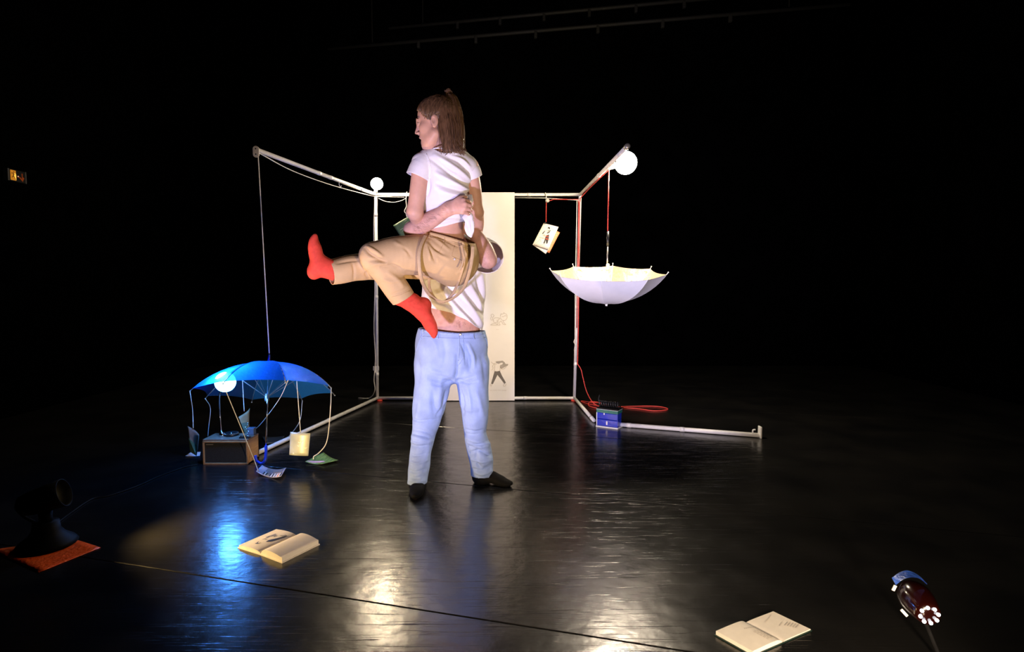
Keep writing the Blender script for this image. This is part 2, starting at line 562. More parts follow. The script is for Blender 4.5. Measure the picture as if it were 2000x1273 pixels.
# bracket plate at the end of the left arm
st = []
for k in range(20):
    a = 2 * math.pi * k / 20
    st.append((.023 * math.cos(a), .023 * math.sin(a) + (.016 if math.sin(a) >= 0 else -.022)))
bc = eTL + np.array([-.006, -.012, -.012])
v = [bc + np.array([x, -.005, z]) for x, z in st] + [bc + np.array([x, .005, z]) for x, z in st]
f = [tuple(range(20)), tuple(reversed(range(20, 40)))] + [(i, i + 20, (i + 1) % 20 + 20, (i + 1) % 20) for i in range(20)]
br = mk('pulley_bracket', v, f, M['bracket'], fr)
for dz in (.018, -.022):
    MB().lathe(bc + np.array([0, -.005, dz]), (0, -1, 0), [(.005, 0), (.005, .003), (.002, .004)], 10).build('bolt', M['blackmat'], br)
# little hooks and the plate on the left post
hk = cTL + (eTL - cTL) * .40
MB().tube(smooth_path([hk, hk - [0, 0, .04], hk + [.012, 0, -.058], hk + [.022, 0, -.045]], 5), .0035, 6).build('hook', M['pole'], fr, True)
pc = P(735, 719, DB)
MB().box(pc + [0, -.012, 0], (.066, .012, .05), bevel=.004).box(pc + [0, -.012, -.035], (.045, .012, .025), bevel=.004).build('clamp_plate', M['pole'], fr)
ee = w1 - np.array([0.01, 0, 0])
MB().box(w1 + [0, 0, .028], (.012, .06, .10), bevel=.003).tube(smooth_path([ee + [-.05, 0, .015], ee + [-.05, 0, .045], ee + [-.03, 0, .05]], 4), .006, 8).build('end_bracket', M['pole'], fr)


def thing_cord(name, pts, r, m, label, cat='cord', n=6, kind=None):
    o = MB().tube(pts, r, n).build(name, m, None, True)
    return tag(o, label, cat, kind=kind)


# ------------------------------------------------------------------ lamps on the frame
def bulb(c, r, base, m, label, power=None, color=None):
    t = empty('light_bulb', base, label, 'light bulb')
    MB().sphere(c, r, 24, 16).build('globe', m, t, True)
    d = (np.array(base) - c); L = np.linalg.norm(d); d /= L
    MB().lathe(c, d, [(r * .42, r * .9), (.019, r * 1.02), (.021, r * 1.1), (.021, max(L, r * 1.25))], 16).build('socket', M['whitetrim'], t, True)
    return t


bulb(P(736, 359, DB - .01), .066, cTL + [0, -.01, .02], M['warmbulb'], 'small bright bulb standing on the upper left corner of the frame')
gb = P(1222, 318, 5.2)
bulb(gb, .098, eTR + (cTR - eTR) * .34 + [0, 0, -.005], M['warmbulb2'], 'large bright globe bulb clipped beside the right arm above the white umbrella')

# ------------------------------------------------------------------ printed banner
bx0, bx1 = P(868, 600, DB - .035)[0], P(1005, 600, DB - .035)[0]
DBN = DB - .035
bt = empty('banner', ((bx0 + bx1) / 2, DBN, 0.008), 'tall cream paper banner with line drawings hanging in the frame', 'banner')
ns, nz = 14, 40
v = []; f = []
for side in (0, 1):
    for j in range(nz + 1):
        for i in range(ns + 1):
            u = i / ns; w = j / nz
            y = DBN - .0008 * math.sin(u * 5 + w * 3) + .002 * side
            v.append((bx0 + (bx1 - bx0) * u, y, .008 + (ZT + .02 - .008) * w))
n1 = (ns + 1) * (nz + 1)
for j in range(nz):
    for i in range(ns):
        a = j * (ns + 1) + i
        f.append((a, a + 1, a + ns + 2, a + ns + 1)); f.append((n1 + a + ns + 1, n1 + a + ns + 2, n1 + a + 1, n1 + a))
mk('sheet', v, f, M['banner'], bt, True)
MB().box(((bx0 + bx1) / 2, DBN + .01, ZT + .012), (bx1 - bx0, .014, .012), bevel=.003).build('top_bar', M['pole'], bt)


def ribbon(pts, w, closed=False):
    """flat stroke in a plane given 2-D points"""
    p = [np.array(q, float) for q in pts]
    L, R = [], []
    for i in range(len(p)):
        t = p[min(i + 1, len(p) - 1)] - p[max(i - 1, 0)]
        t /= (np.linalg.norm(t) + 1e-9)
        nrm = np.array([-t[1], t[0]])
        L.append(p[i] + nrm * w / 2); R.append(p[i] - nrm * w / 2)
    v = L + R; n = len(p)
    return v, [(i, i + 1, n + i + 1, n + i) for i in range(n - 1)]


def print_mesh(name, strokes, polys, to3d, m, parent, w):
    for s in strokes:
        v, f = ribbon(smooth_path(s, 5), w)
        mk(name, [to3d(q) for q in v], f, m, parent)
    for pl in polys:
        mk(name, [to3d(q) for q in pl], [tuple(range(len(pl)))], m, parent)


def text_verts(s, size=1.0):
    cu = bpy.data.curves.new('txt', 'FONT'); cu.body = s; cu.size = size; cu.resolution_u = 3
    o = bpy.data.objects.new('txt', cu)
    col.objects.link(o)
    bpy.context.view_layer.update()
    me = o.evaluated_get(bpy.context.evaluated_depsgraph_get()).to_mesh()
    v = [(q.co.x, q.co.y) for q in me.vertices]; f = [tuple(p.vertices) for p in me.polygons]
    bpy.data.objects.remove(o); bpy.data.curves.remove(cu)
    return v, f


def print_text(name, s, to3d, org, xd, yd, h, m, parent, width=None):
    """lettering laid out on a surface: org + x*xd + y*yd in the surface's own 2-D coordinates"""
    v, f = text_verts(s)
    v = np.array(v)
    sc = h / 0.7
    if width: sx = width / (v[:, 0].max() - v[:, 0].min())
    else: sx = sc
    org, xd, yd = np.array(org, float), np.array(xd, float), np.array(yd, float)
    return mk(name, [to3d(org + q[0] * sx * xd + q[1] * sc * yd) for q in v], f, m, parent)


zb = lambda q: P(940 + q[0] / 6.7, 590 + q[1] / 6.7, DBN - .0018)
child = [[(250, 190), (255, 160), (262, 150), (268, 158), (292, 148), (297, 135), (303, 147), (325, 155), (338, 180), (335, 210), (315, 235), (285, 238), (262, 225), (250, 200)],
         [(270, 185), (290, 190), (310, 175), (330, 185)], [(160, 230), (135, 235), (123, 215), (132, 190), (128, 165), (150, 157), (165, 172), (160, 190), (148, 200), (150, 225)],
         [(160, 215), (195, 203), (245, 210)], [(160, 225), (162, 255), (175, 265), (205, 262), (208, 230)],
         [(120, 297), (150, 282), (185, 278), (205, 290), (205, 300), (160, 300), (120, 298)],
         [(245, 215), (222, 235), (218, 265), (212, 295), (240, 302), (247, 292), (232, 285), (240, 262), (262, 250), (285, 285), (300, 293), (322, 292), (310, 283), (292, 262), (285, 240)]]
print_mesh('printed_child', child, [], zb, M['paleink'], bt, 6)
print_text('printed_word', 'mur', zb, (196, 360), (1, 0), (0, -1), 9, M['paleink'], bt, 38)
dancer = [[(130, 780), (150, 800), (180, 805), (200, 815)], [(180, 805), (150, 830), (155, 865), (135, 890)], [(180, 815), (175, 870), (180, 905), (240, 900), (245, 870), (250, 820)],
          [(130, 1065), (118, 1085), (130, 1097), (140, 1075)], [(305, 1065), (290, 1095), (312, 1098), (326, 1070)], [(250, 850), (270, 878), (300, 868), (330, 845)]]
print_mesh('printed_dancer_outline', dancer, [], zb, M['paleink'], bt, 6)
print_mesh('printed_dancer_trousers', [], [[(175, 903), (205, 908), (212, 950), (152, 1072), (128, 1066)], [(205, 908), (242, 898), (270, 960), (322, 1052), (302, 1066), (262, 1010), (212, 950)]], zb, M['darkgrey'], bt, 4)
print_mesh('printed_dancer_hair', [], [[(190, 775), (240, 770), (280, 765), (305, 785), (318, 808), (355, 808), (345, 832), (300, 850), (268, 872), (250, 860), (252, 822), (275, 815), (285, 795), (262, 790), (228, 805), (195, 795)]], zb, M['greyink'], bt, 4)
print_text('printed_caption', 'ne croise mon temps', zb, (112, 1156), (1, 0), (0, -1), 12, M['paleink'], bt, 216)


# ------------------------------------------------------------------ sheets of card
class Sheet:
    """bent card through four corners: u along c00-c10, v along c00-c01"""
    def __init__(self, c00, c10, c11, c01, bend=0.0, bendv=0.0, th=.0012):
        self.c = [np.array(q, float) for q in (c00, c10, c11, c01)]
        n = np.cross(self.c[1] - self.c[0], self.c[3] - self.c[0]); self.n = n / np.linalg.norm(n)
        self.bend, self.bendv, self.th = bend, bendv, th

    def at(self, u, v, off=0.0):
        a, b, c, d = self.c
        p = a * (1 - u) * (1 - v) + b * u * (1 - v) + c * u * v + d * (1 - u) * v
        return p + self.n * (self.bend * 4 * u * (1 - u) + self.bendv * 4 * v * (1 - v) + off)

    def build(self, name, m, parent=None, m2=None, nu=12, nv=8):
        V, F, I = [], [], []
        for s in (0, 1):
            for j in range(nv + 1):
                for i in range(nu + 1):
                    V.append(self.at(i / nu, j / nv, -self.th * s))
        n1 = (nu + 1) * (nv + 1)
        for j in range(nv):
            for i in range(nu):
                a = j * (nu + 1) + i
                F.append((a, a + 1, a + nu + 2, a + nu + 1)); I.append(0)
                F.append((n1 + a + nu + 1, n1 + a + nu + 2, n1 + a + 1, n1 + a)); I.append(1)
        ring = [i for i in range(nu + 1)] + [(nu + 1) * j + nu for j in range(1, nv + 1)] + [(nu + 1) * nv + i for i in range(nu - 1, -1, -1)] + [(nu + 1) * j for j in range(nv - 1, 0, -1)]
        for k in range(len(ring)):
            a, b = ring[k], ring[(k + 1) % len(ring)]
            F.append((a, n1 + a, n1 + b, b)); I.append(0)
        return mk(name, V, F, None, parent, True, mats=[m, m2 or m], midx=I)

    def to3d(self, off=.0008):
        return lambda q: self.at(q[0], q[1], off)


# booklet hanging from the top rail
DK = DB - .05
bk = empty('booklet', P(1066, 436, DK), 'cream folded booklet with a red title hanging on a red cord', 'booklet')
cov = Sheet(P(1041, 478, DK), P(1071, 487, DK - .02), P(1091, 443, DK - .02), P(1063, 436, DK), bend=.004)
cov.build('front_cover', M['paper'], bk)
bcov = Sheet(P(1041, 478.5, DK + .01), P(1073, 494, DK + .02), P(1093.5, 454, DK + .02), P(1063, 437, DK + .01), bend=.002)
bcov.build('back_cover', M['orange'], bk)
MB().tube([P(1041, 478, DK + .004), P(1063, 436, DK + .004)], .006, 8).build('spine', M['paper'], bk)
inn = Sheet(P(1041, 478.5, DK + .004), P(1066, 496, DK), P(1075, 480, DK + .005), P(1050, 462, DK + .006))
inn.build('inner_page', M['paper'], bk)
dots = []
for i in range(9):
    for j in range(2):
        c = np.array([.86 + .07 * j, .08 + .1 * i + .04 * j]); dots.append([c + [.012 * math.cos(a), .014 * math.sin(a)] for a in np.linspace(0, 6.28, 7)[:-1]])
print_mesh('cover_dots', [], dots, bcov.to3d(), M['paper'], bk, .01)


def cov_uv(px, py):
    """pixel of the 9.79x close-up -> u,v on the cover"""
    o = np.array([110, 1010.]); e1 = np.array([400, 1100.]) - o; e2 = np.array([325, 600.]) - o
    A = np.stack([e1, e2], 1)
    return np.linalg.solve(A, np.array([px, py], float) - o)


CT = lambda q: cov.at(*cov_uv(q[0], q[1]), .0012)
print_mesh('printed_figure', [[(385, 790), (420, 780), (445, 745)], [(420, 740), (400, 770)]],
           [[(395, 690), (420, 678), (442, 690), (445, 715), (430, 725), (418, 705), (400, 712)],
            [(285, 800), (335, 745), (345, 755), (300, 812)], [(440, 738), (455, 745), (430, 790), (385, 805), (380, 790), (415, 778)],
            [(380, 830), (425, 825), (415, 900), (390, 985), (365, 1000), (355, 925), (335, 990), (305, 990), (340, 905), (350, 870)]], CT, M['ink'], bk, 12)
print_mesh('printed_line', [[(450, 690), (490, 720), (515, 745), (460, 745)], [(165, 970), (220, 940), (240, 905), (265, 960)], [(330, 770), (365, 740), (400, 735)], [(250, 1020), (300, 1010), (340, 1015)]], [], CT, M['greyink'], bk, 7)
print_text('printed_title', 'duo', CT, (295, 845), (.93, .26), (.25, -.95), 42, M['redink'], bk, 115)
print_text('printed_title', 'mambo', CT, (228, 880), (.96, .24), (.25, -.95), 34, M['redink'], bk, 215)
MB().sphere(P(1065, 435, DK - .01), .012, 10, 8).build('knot', M['black'], bk)

pk = P(1066, 388, DB - .04)
pu = empty('pulley', pk, 'small pale pulley clipped under the top rail above the booklet', 'pulley')
MB().tube(smooth_path([P(1065, 376, DB - .03), P(1067, 383, DB - .035), P(1066, 388, DB - .04)], 4), .005, 6).build('clip', M['pole'], pu, True)
MB().lathe(P(1068.5, 392, DB - .05), (.35, -1, .1), [(.014, 0), (.022, .002), (.017, .010), (.022, .018), (.014, .02)], 16).build('wheel', M['bracket'], pu, True)
thing_cord('red_rope', [P(1066.5, 434, DK - .005), P(1067, 394, DB - .045), P(1082, 389, DB - .03), P(1129, 389.5, DB - .03), P(1130.5, 396, DB - .03), P(1128.5, 520, DB - .025), P(1126.5, 640, DB - .025)], .0055, M['redcord'], 'dark red cord running from the booklet along the rail and down the post')
thing_cord('rope', [P(1006, 386, DB - .03), P(1064, 386.5, DB - .03), P(1130, 391, DB - .03)], .004, M['cord'], 'thin white cord stretched under the right half of the top rail')
wc = [P(1127, 392, DB - .03), P(1123.5, 560, DB - .03), P(1123, 660, DB - .03)]
wk = smooth_path([P(1123, 662, DB - .03), P(1121, 668, DB - .04), P(1124, 674, DB - .04), P(1122, 680, DB - .03)], 5)
thing_cord('rope', wc + wk + [P(1121, 775, DB - .03)], .004, M['cord'], 'thin white cord running down beside the right post to the floor')

# green card hanging behind the woman's elbow
gd = empty('postcard', P(790, 424, DB - .03), 'dark green postcard with pale lines hanging behind the lifted performer\'s elbow', 'postcard')
gs = Sheet(P(786, 468, DB - .04), P(822, 447, DB - .02), P(804, 419, DB - .02), P(768, 440, DB - .04), bend=.006)
gs.build('card', M['green'], gd)
print_mesh('printed_line', [[(.15, .55), (.3, .56), (.62, .55)], [(.2, .42), (.4, .43), (.8, .42)], [(.55, .88), (.62, .86), (.66, .9)]], [], gs.to3d(.002), M['paper'], gd, .012)
thing_cord('rope', smooth_path([P(795, 374, DB - .03), P(793, 390, DB - .04), P(794, 402, DB - .04), P(790, 412, DB - .05), P(793, 417, DB - .05), P(795, 424, DB - .04)], 5), .0045, M['cord'], 'knotted white cord holding the green postcard on the top rail')
thing_cord('rope', smooth_path([P(739, 387, DB - .03), P(752, 393, DB - .04), P(768, 395, DB - .04), P(783, 392, DB - .04), P(794, 386, DB - .03)], 5), .0035, M['cord'], 'slack white cord sagging below the left end of the top rail')

# cords hanging around the right post, the red one coiled on the floor
rc = [P(1187, 452, 5.12), P(1189, 332, 5.12), P(1186, 334, 5.2), P(1150, 369, 6.1), P(1134, 386, DB - .03), P(1132.5, 396, DB - .025), P(1131, 520, DB - .025), P(1129.5, 640, DB - .025), P(1128, 712, DB - .025)]
fl = smooth_path([P(1129, 712, DB - .03), P(1135, 722, DB - .05), P(1138, 735, DB - .06), P(1146, 765, DB - .08), G(1160, 788, .03), G(1180, 796, .006), G(1205, 799, .006), G(1150, 789, .006), G(1135, 783, .006), G(1160, 786, .006), G(1186, 785, .006), G(1183, 788, .006),
                  G(1155, 784, .006), G(1150, 792, .006), G(1170, 797, .006), G(1215, 794, .006), G(1275, 793, .006), G(1302, 797, .006), G(1300, 801, .006), G(1275, 802, .006), G(1245, 798, .006), G(1218, 796, .006)], 6)
thing_cord('red_rope', rc + fl, .005, M['redcord'], 'bright red cord from the white umbrella down the post to loose loops on the floor')

# white cord from the blue umbrella over the bracket and along the left arm
la = [P(526, 690, 4.50), P(504, 301, 4.50), P(506, 299, 4.5)]
la += smooth_path([P(510, 301, 4.55), P(570, 333, 5.05), P(640, 359, 5.7), P(700, 376, 6.3), P(733, 384, DB - .03)], 6)
la += [P(790, 385, DB - .03)]
thing_cord('rope', la, .0042, M['cord'], 'long white cord from the blue umbrella up over the bracket and along the left arm')
thing_cord('white_cable', smooth_path([P(732, 392, DB - .02), P(730, 450, DB - .03), P(732, 560, DB - .02), P(730.5, 640, DB - .03), P(733, 700, DB - .02), P(730.5, 740, DB - .03), P(732, 762, DB - .02), G(722, 777, .006), G(700, 777, .006)], 6), .005, M['cord'], 'white lamp cable tied along the left post')


# ------------------------------------------------------------------ umbrellas
def umbrella(t, apex, axis, ref, R, sag, rot, film, rib_m, inner=None, tips=None, scallop=.05, nu=8, nv=10, stays=True):
    """canopy hanging from apex along -axis; returns rib tip points"""
    a = np.array(axis, float); a /= np.linalg.norm(a)
    e = np.array(ref, float); e -= a * (a @ e); e /= np.linalg.norm(e)
    b = np.cross(a, e)
    th = 2 * math.atan(sag / R); rho = R / math.sin(th)

    def rib(i, s, extra=0.0):
        ph = rot + 2 * math.pi * i / 8
        r, h = rho * math.sin(th * s), rho * (1 - math.cos(th * s))
        return apex - a * (h + extra) + r * (math.cos(ph) * e + math.sin(ph) * b)
    for i in range(8):
        V, F, I = [], [], []
        for side in ((0, 1) if inner else (0,)):
            for j in range(nv + 1):
                for k in range(nu + 1):
                    tt = k / nu
                    s = (.02 + .98 * j / nv)
                    s *= 1 - scallop * 4 * tt * (1 - tt) * (j / nv)
                    p = rib(i, s) * (1 - tt) + rib(i + 1, s) * tt
                    p = p - (p - apex + a * rho) / rho * .012 * 4 * tt * (1 - tt) * (j / nv)
                    V.append(p - a * (.002 * side))
        n1 = (nu + 1) * (nv + 1)
        for j in range(nv):
            for k in range(nu):
                q = j * (nu + 1) + k
                F.append((q + nu + 1, q + nu + 2, q + 1, q) if not inner else (q, q + 1, q + nu + 2, q + nu + 1)); I.append(0)
                if inner:
                    F.append((n1 + q + nu + 1, n1 + q + nu + 2, n1 + q + 1, n1 + q)); I.append(1)
        mk('canopy_panel', V, F, None, t, True, mats=[film, inner or film], midx=I)
        pts = [rib(i, s, .004) for s in np.linspace(.03, 1.03, 12)]
        o = MB().tube(pts, .0032, 6).build('rib', rib_m, t, True)
        MB().sphere(rib(i, 1.035, .004), .006, 8, 6).build('rib_tip', rib_m, o, True)
    for i in range(8 if stays else 0):
        p0 = apex - a * (sag * .95 + .06); p1 = rib(i, .52, .012)
        MB().tube([p0, p1], .0022, 5).build('stretcher', rib_m, t)
    MB().lathe(apex - a * (sag * .95 + .09), a, [(.012, 0), (.016, .01), (.016, .05), (.012, .06)], 12).build('runner', rib_m, t, True)
    return [rib(i, 1.035, .004) for i in range(8)]


# blue translucent umbrella on the left
tip, hand = P(526, 692, 4.50), P(519.5, 872, 4.27)
ax = (tip - hand) / np.linalg.norm(tip - hand)
apex = P(524.5, 707, 4.485)
ub = empty('umbrella', G(516, 906), 'blue translucent umbrella hanging at left with cards tied to its ribs', 'umbrella')
tilt = np.array([ax[0] + .02, math.sin(math.radians(18)), math.cos(math.radians(18))])
tips = umbrella(ub, apex, tilt, (1, 0, 0), .505, .222, math.radians(-10), M['bluefilm'], M['steel'])
MB().tube([tip, apex - ax * .02], [.006, .011], 10).build('ferrule', M['blueplastic'], ub, True)
MB().tube([apex, hand], .0055, 10).build('shaft', M['chrome'], ub, True)
hx = P(519.5, 870, 4.27)
hp = smooth_path([hx, P(519.5, 884, 4.25), P(517.5, 899, 4.23), P(510, 905, 4.225), P(501.5, 900, 4.225), P(499, 889, 4.23)], 7)
MB().tube(hp, [.0105] * (len(hp) - 1) + [.010], 12).build('handle', M['blueplastic'], ub, True)

# white umbrella hanging upside down on the right
wa = P(1184.5, 592, 5.05)
wtop = P(1187.5, 452, 5.12)
wax = np.array([0.0, .16, -1.0])
uw = empty('umbrella', wa, 'white umbrella hanging upside down with a gold foil inside', 'umbrella')
umbrella(uw, wa, wax, (1, 0, 0), .487, .262, math.radians(14.5), M['umbwhite'], M['whitetrim'], inner=M['foil'], scallop=.035, nu=10, nv=12, stays=False)
MB().lathe(wa + [0, -.004, .01], wax, [(.012, 0), (.014, .012), (.009, .03), (.010, .034)], 12).build('ferrule', M['whitetrim'], uw, True)
sh = wa + (wtop - wa) * .50
MB().tube([wa, sh], .0055, 10).build('shaft', M['whitetrim'], uw, True)
MB().tube([sh, wa + (wtop - wa) * .8], .0065, 10).build('upper_shaft', M['steel'], uw, True)
MB().tube([wa + (wtop - wa) * .8, wtop], [.011, .012], 12).build('grip', M['black'], uw, True)
hkp = P(1188, 327, 5.12)
MB().tube(smooth_path([hkp + [0, 0, .03], hkp + [-.012, -.01, .01], hkp + [0, -.01, -.02], hkp + [.01, -.01, 0]], 5), .008, 8).build('cord_clip', M['whitetrim'], fr, True)

# ------------------------------------------------------------------ speaker box with its gadgets
bD, bY2 = 4.215, 4.40
xa, xb = G(389, 911.5)[0], G(477.5, 911.5)[0]
bh = .178
bd = empty('speaker_box', ((xa + xb) / 2, (bD + bY2) / 2, 0), 'wooden speaker box with dark cloth front under the blue umbrella', 'speaker')
cx_, cw, dp = (xa + xb) / 2, xb - xa, bY2 - bD
MB().box((cx_, (bD + bY2) / 2 + .004, .004), (cw, dp - .008, .008)).box((xa + .005, (bD + bY2) / 2 + .004, bh / 2), (.01, dp - .008, bh)).box((xb - .005, (bD + bY2) / 2 + .004, bh / 2), (.01, dp - .008, bh)).box((cx_, bY2 - .004, bh / 2), (cw, .008, bh)).build('body', M['wood'], bd)
MB().box((cx_, (bD + bY2) / 2, bh), (cw + .002, dp + .002, .012), bevel=.003).build('top_panel', M['woodtop'], bd)
fw = .011
for c, s in (((cx_, bD, fw / 2), (cw, .014, fw)), ((cx_, bD, bh - fw / 2 - .006), (cw, .014, fw)), ((xa + fw / 2, bD, bh / 2), (fw, .014, bh - .012)), ((xb - fw / 2, bD, bh / 2), (fw, .014, bh - .012))):
    MB().box(c, s, bevel=.002).build('front_frame', M['wood'], bd)
MB().box((cx_, bD + .004, bh / 2), (cw - .02, .006, bh - .02), bevel=.002).build('grille', M['grille'], bd)
for k in range(7):
    MB().box((xa + .026 + k * .0075, bD - .0005, bh - .032), (.0055, .002, .0045)).build('maker_letter', M['greyink'], bd)
ztop = bh + .006

lt = empty('desk_lamp', P(433, 858, 4.30) * [1, 1, 0] + [0, 0, ztop], 'chrome clip lamp with a glaring blue light standing on the speaker box', 'lamp')
l0 = np.array([P(434, 858, 4.29)[0], 4.29, ztop])
MB().lathe(l0, (0, 0, 1), [(.016, 0), (.018, .004), (.018, .03), (.012, .034)], 18).build('clamp', M['chrome'], lt, True)
lp = smooth_path([l0 + [0, 0, .03], P(431, 838, 4.30), P(429, 805, 4.32), P(428.5, 775, 4.26), P(432, 760, 4.21), P(437, 752, 4.17)], 6)
MB().tube(lp, .0065, 10).build('gooseneck', M['chrome'], lt, True)
lb = P(440, 746, 4.16)
MB().sphere(lb, .070, 20, 14).build('globe', M['bluebulb'], lt, True)
MB().lathe(lb, P(435, 756, 4.19) - lb, [(.03, .03), (.028, .05), (.012, .06)], 14).build('socket', M['chrome'], lt, True)

tt = empty('turntable', (cx_ + .035, 4.32, ztop), 'small record player deck with chrome parts on the speaker box', 'record player')
tc_ = np.array([P(452, 850, 4.33)[0], 4.33, ztop])
MB().lathe(tc_, (0, 0, 1), [(.05, 0), (.052, .006), (.05, .022), (.044, .024)], 28).build('platter', M['black'], tt, True)
MB().lathe(tc_ + [0, 0, .016], (0, 0, 1), [(.0505, 0), (.053, .003), (.0505, .006)], 28, cap=False).build('platter_rim', M['chrome'], tt, True)
for k in range(6):
    s = k / 5
    p = np.array([P(457 + 3 * math.sin(k * 1.7), 0, 4.27)[0], 4.27, ztop + .03 + .075 * s])
    MB().sphere(p, .006, 8, 6).build('chain_bead', M['chrome'], tt, True)
MB().tube([tc_ + [.01, -.05, .02], tc_ + [.03, -.055, .03]], .005, 8).build('tone_arm', M['chrome'], tt, True)
MB().box((xb - .035, bD + .035, ztop + .006), (.075, .03, .012), bevel=.003).build('control_strip', M['black'], tt)
for k in range(4):
    MB().lathe((xb - .062 + .018 * k, bD + .03, ztop + .012), (0, 0, 1), [(.0055, 0), (.006, .002), (.005, .008), (.002, .009)], 10).build('knob', M['black'] if k < 3 else M['chrome'], tt, True)
MB().box((xb - .028, bY2 - .05, ztop + .028), (.05, .045, .056), bevel=.006).build('cartridge_box', mat('smoked_plastic', (.10, .13, .18), .15, var=.1, coat=.5), tt)

# ------------------------------------------------------------------ cards on strings under the blue umbrella
cream = mat('warm_photo', (.34, .30, .17), .35, var=.25, vscale=8)
pinkish = mat('dim_photo', (.30, .23, .19), .4, var=.35, vscale=14)
greyphoto = mat('grey_green_photo', (.42, .44, .36), .3, var=.25, vscale=9)
leaf = mat('leaf_photo', (.16, .30, .09), .35, var=.6, vscale=10, stretch=(8, 1, 1))
mauve = mat('mauve_photo', (.42, .40, .50), .4, var=.1)
pink = mat('pink_print', (.75, .50, .66), .5, var=.2, vscale=40)
darkphoto = mat('dark_photo', (.03, .04, .05), .3, var=.4)


def string(pts, label, r=.0028):
    return thing_cord('string', smooth_path(pts, 6) if len(pts) > 2 else pts, r, M['cord'], label, 'string')


def nearest_tip(px, py):
    d = [np.linalg.norm(proj(t) - [px, py]) for t in tips]
    return tips[int(np.argmin(d))]


def hung_card(corners, m, label, bend, m2=None, bendv=0.0):
    c = [P(*q) if q[2] > 1 else G(*q) for q in corners]
    t = empty('postcard', sum(c) / 4, label, 'postcard', 'cards tied to the blue umbrella')
    s = Sheet(*c, bend=bend, bendv=bendv)
    s.build('card', m, t, m2)
    return t, s


t1, s1 = hung_card([(372, 882, 4.40), (384, 890, 4.36), (389, 850, 4.36), (366, 832, 4.40)], pinkish, 'dim curved card hanging left of the speaker box', -.012)
print_mesh('lower_photo', [], [[(0, 0), (1, 0), (1, .5), (.5, .42), (0, .55)]], s1.to3d(-.002 if s1.n[1] > 0 else .002), M['green'], t1, .01)
string([nearest_tip(377, 768), P(376, 800, 4.4), P(377.5, 836, 4.39)], 'string from the leftmost rib of the blue umbrella to the dim card')
t4, s4 = hung_card([(480, 850, 4.55), (484, 852, 4.60), (488, 796, 4.62), (466, 814, 4.50)], cream, 'olive curved card hanging behind the speaker box', .02)
string([P(473.5, 742, 4.60), P(475, 770, 4.57), P(477, 803, 4.55)], 'string holding the olive card behind the speaker box')
t6, s6 = hung_card([(565, 888, 4.10), (602, 890, 4.06), (606, 846, 4.08), (567, 843, 4.12)], greyphoto, 'grey card with white birds hanging under the right side of the blue umbrella', .014, M['paper'])
off6 = .002 if s6.n[1] < 0 else -.0035
for pl in ([(.48, .62), (.56, .58), (.62, .66), (.74, .66), (.64, .60), (.62, .53), (.57, .56), (.5, .56)],
           [(.44, .44), (.52, .45), (.58, .41), (.52, .40)], [(.72, .34), (.82, .38), (.92, .36), (.98, .40), (.90, .33), (.86, .30), (.8, .34)], [(.22, .09), (.28, .13), (.34, .08), (.27, .06)]):
    print_mesh('printed_bird', [], [pl], s6.to3d(off6), M['paper'], t6, .01)
string([P(579.5, 741, 4.22), P(583, 790, 4.14), P(587, 845, 4.10)], 'straight string holding the grey bird card')
t3, s3 = hung_card([(500, 920, .026), (549, 930, .026), (559, 913, .030), (512, 908, .026)], mauve, 'curled card printed with brown stripes lying in front of the umbrella handle', -.022)
o3 = .002 if s3.n[2] > 0 else -.0032
strip_cols = [M['ink'], M['bookpaper'], M['ink'], cream, pinkish, M['ink'], M['paper'], M['ink'], M['paper'], pinkish, M['paper'], M['orange'], M['bookpaper'], M['ink']]
for k in range(14):
    u0 = .24 + .052 * k
    print_mesh('printed_stripe', [], [[(u0, .04), (u0 + .046, .04), (u0 + .046, .42), (u0, .42)]], s3.to3d(o3), strip_cols[k], t3, .01)
print_mesh('printed_block', [], [[(u, .5) for u in np.linspace(.26, .92, 8)] + [(u, .94) for u in np.linspace(.92, .26, 8)]], s3.to3d(o3), mat('taupe_print', (.22, .20, .19), .5, var=.15), t3, .01)
string([nearest_tip(441, 760), P(472, 838, 4.0), P(496, 897, 4.05), G(504, 919, .028)], 'long slanting string from the near rib to the striped card')
t8, s8 = hung_card([(596, 901, .016), (632, 905, .016), (661, 898, .018), (632, 883, .022)], leaf, 'green photo card with a pink patch lying right of the umbrella handle', -.010)
o8 = .002 if s8.n[2] > 0 else -.0032
print_mesh('printed_pink_patch', [], [[(.02, .04), (.35, .05), (.62, .2), (.75, .42), (.55, .46), (.3, .25), (.1, .12)]], s8.to3d(o8), pink, t8, .01)
string([nearest_tip(650, 756), P(646, 790, 3.98), P(642, 840, 4.0), P(636, 868, 4.05), P(622, 885, 4.12), P(613, 891, 4.15), P(612, 897, 4.15)], 'slack string from the right rib to the green photo card', .0034)
t7, s7 = hung_card([(520, 866, .010), (551, 860, .010), (556, 851, .012), (512, 852, .012)], darkphoto, 'dark card lying on the floor behind the umbrella handle', -.006)
string([nearest_tip(600, 791), P(585, 823, 4.75), P(562, 855, 4.85)], 'short string slanting from the far right rib to the dark card')
string([P(563, 742, 4.05), P(548, 775, 4.2), P(525, 808, 4.35), P(503, 834, 4.5), P(487, 842, 4.58)], 'thin drooping string running to the olive card', .002)
string([nearest_tip(427, 775), P(411, 797, 4.62), P(408, 830, 4.6), P(406, 852, 4.58)], 'bent string hanging behind the left side of the speaker box', .0022)
t2, s2 = hung_card([(362, 890, .008), (390, 890, .008), (392, 882, .010), (375, 881, .010)], M['umbwhite'], 'pale card lying on the floor left of the speaker box', -.003)

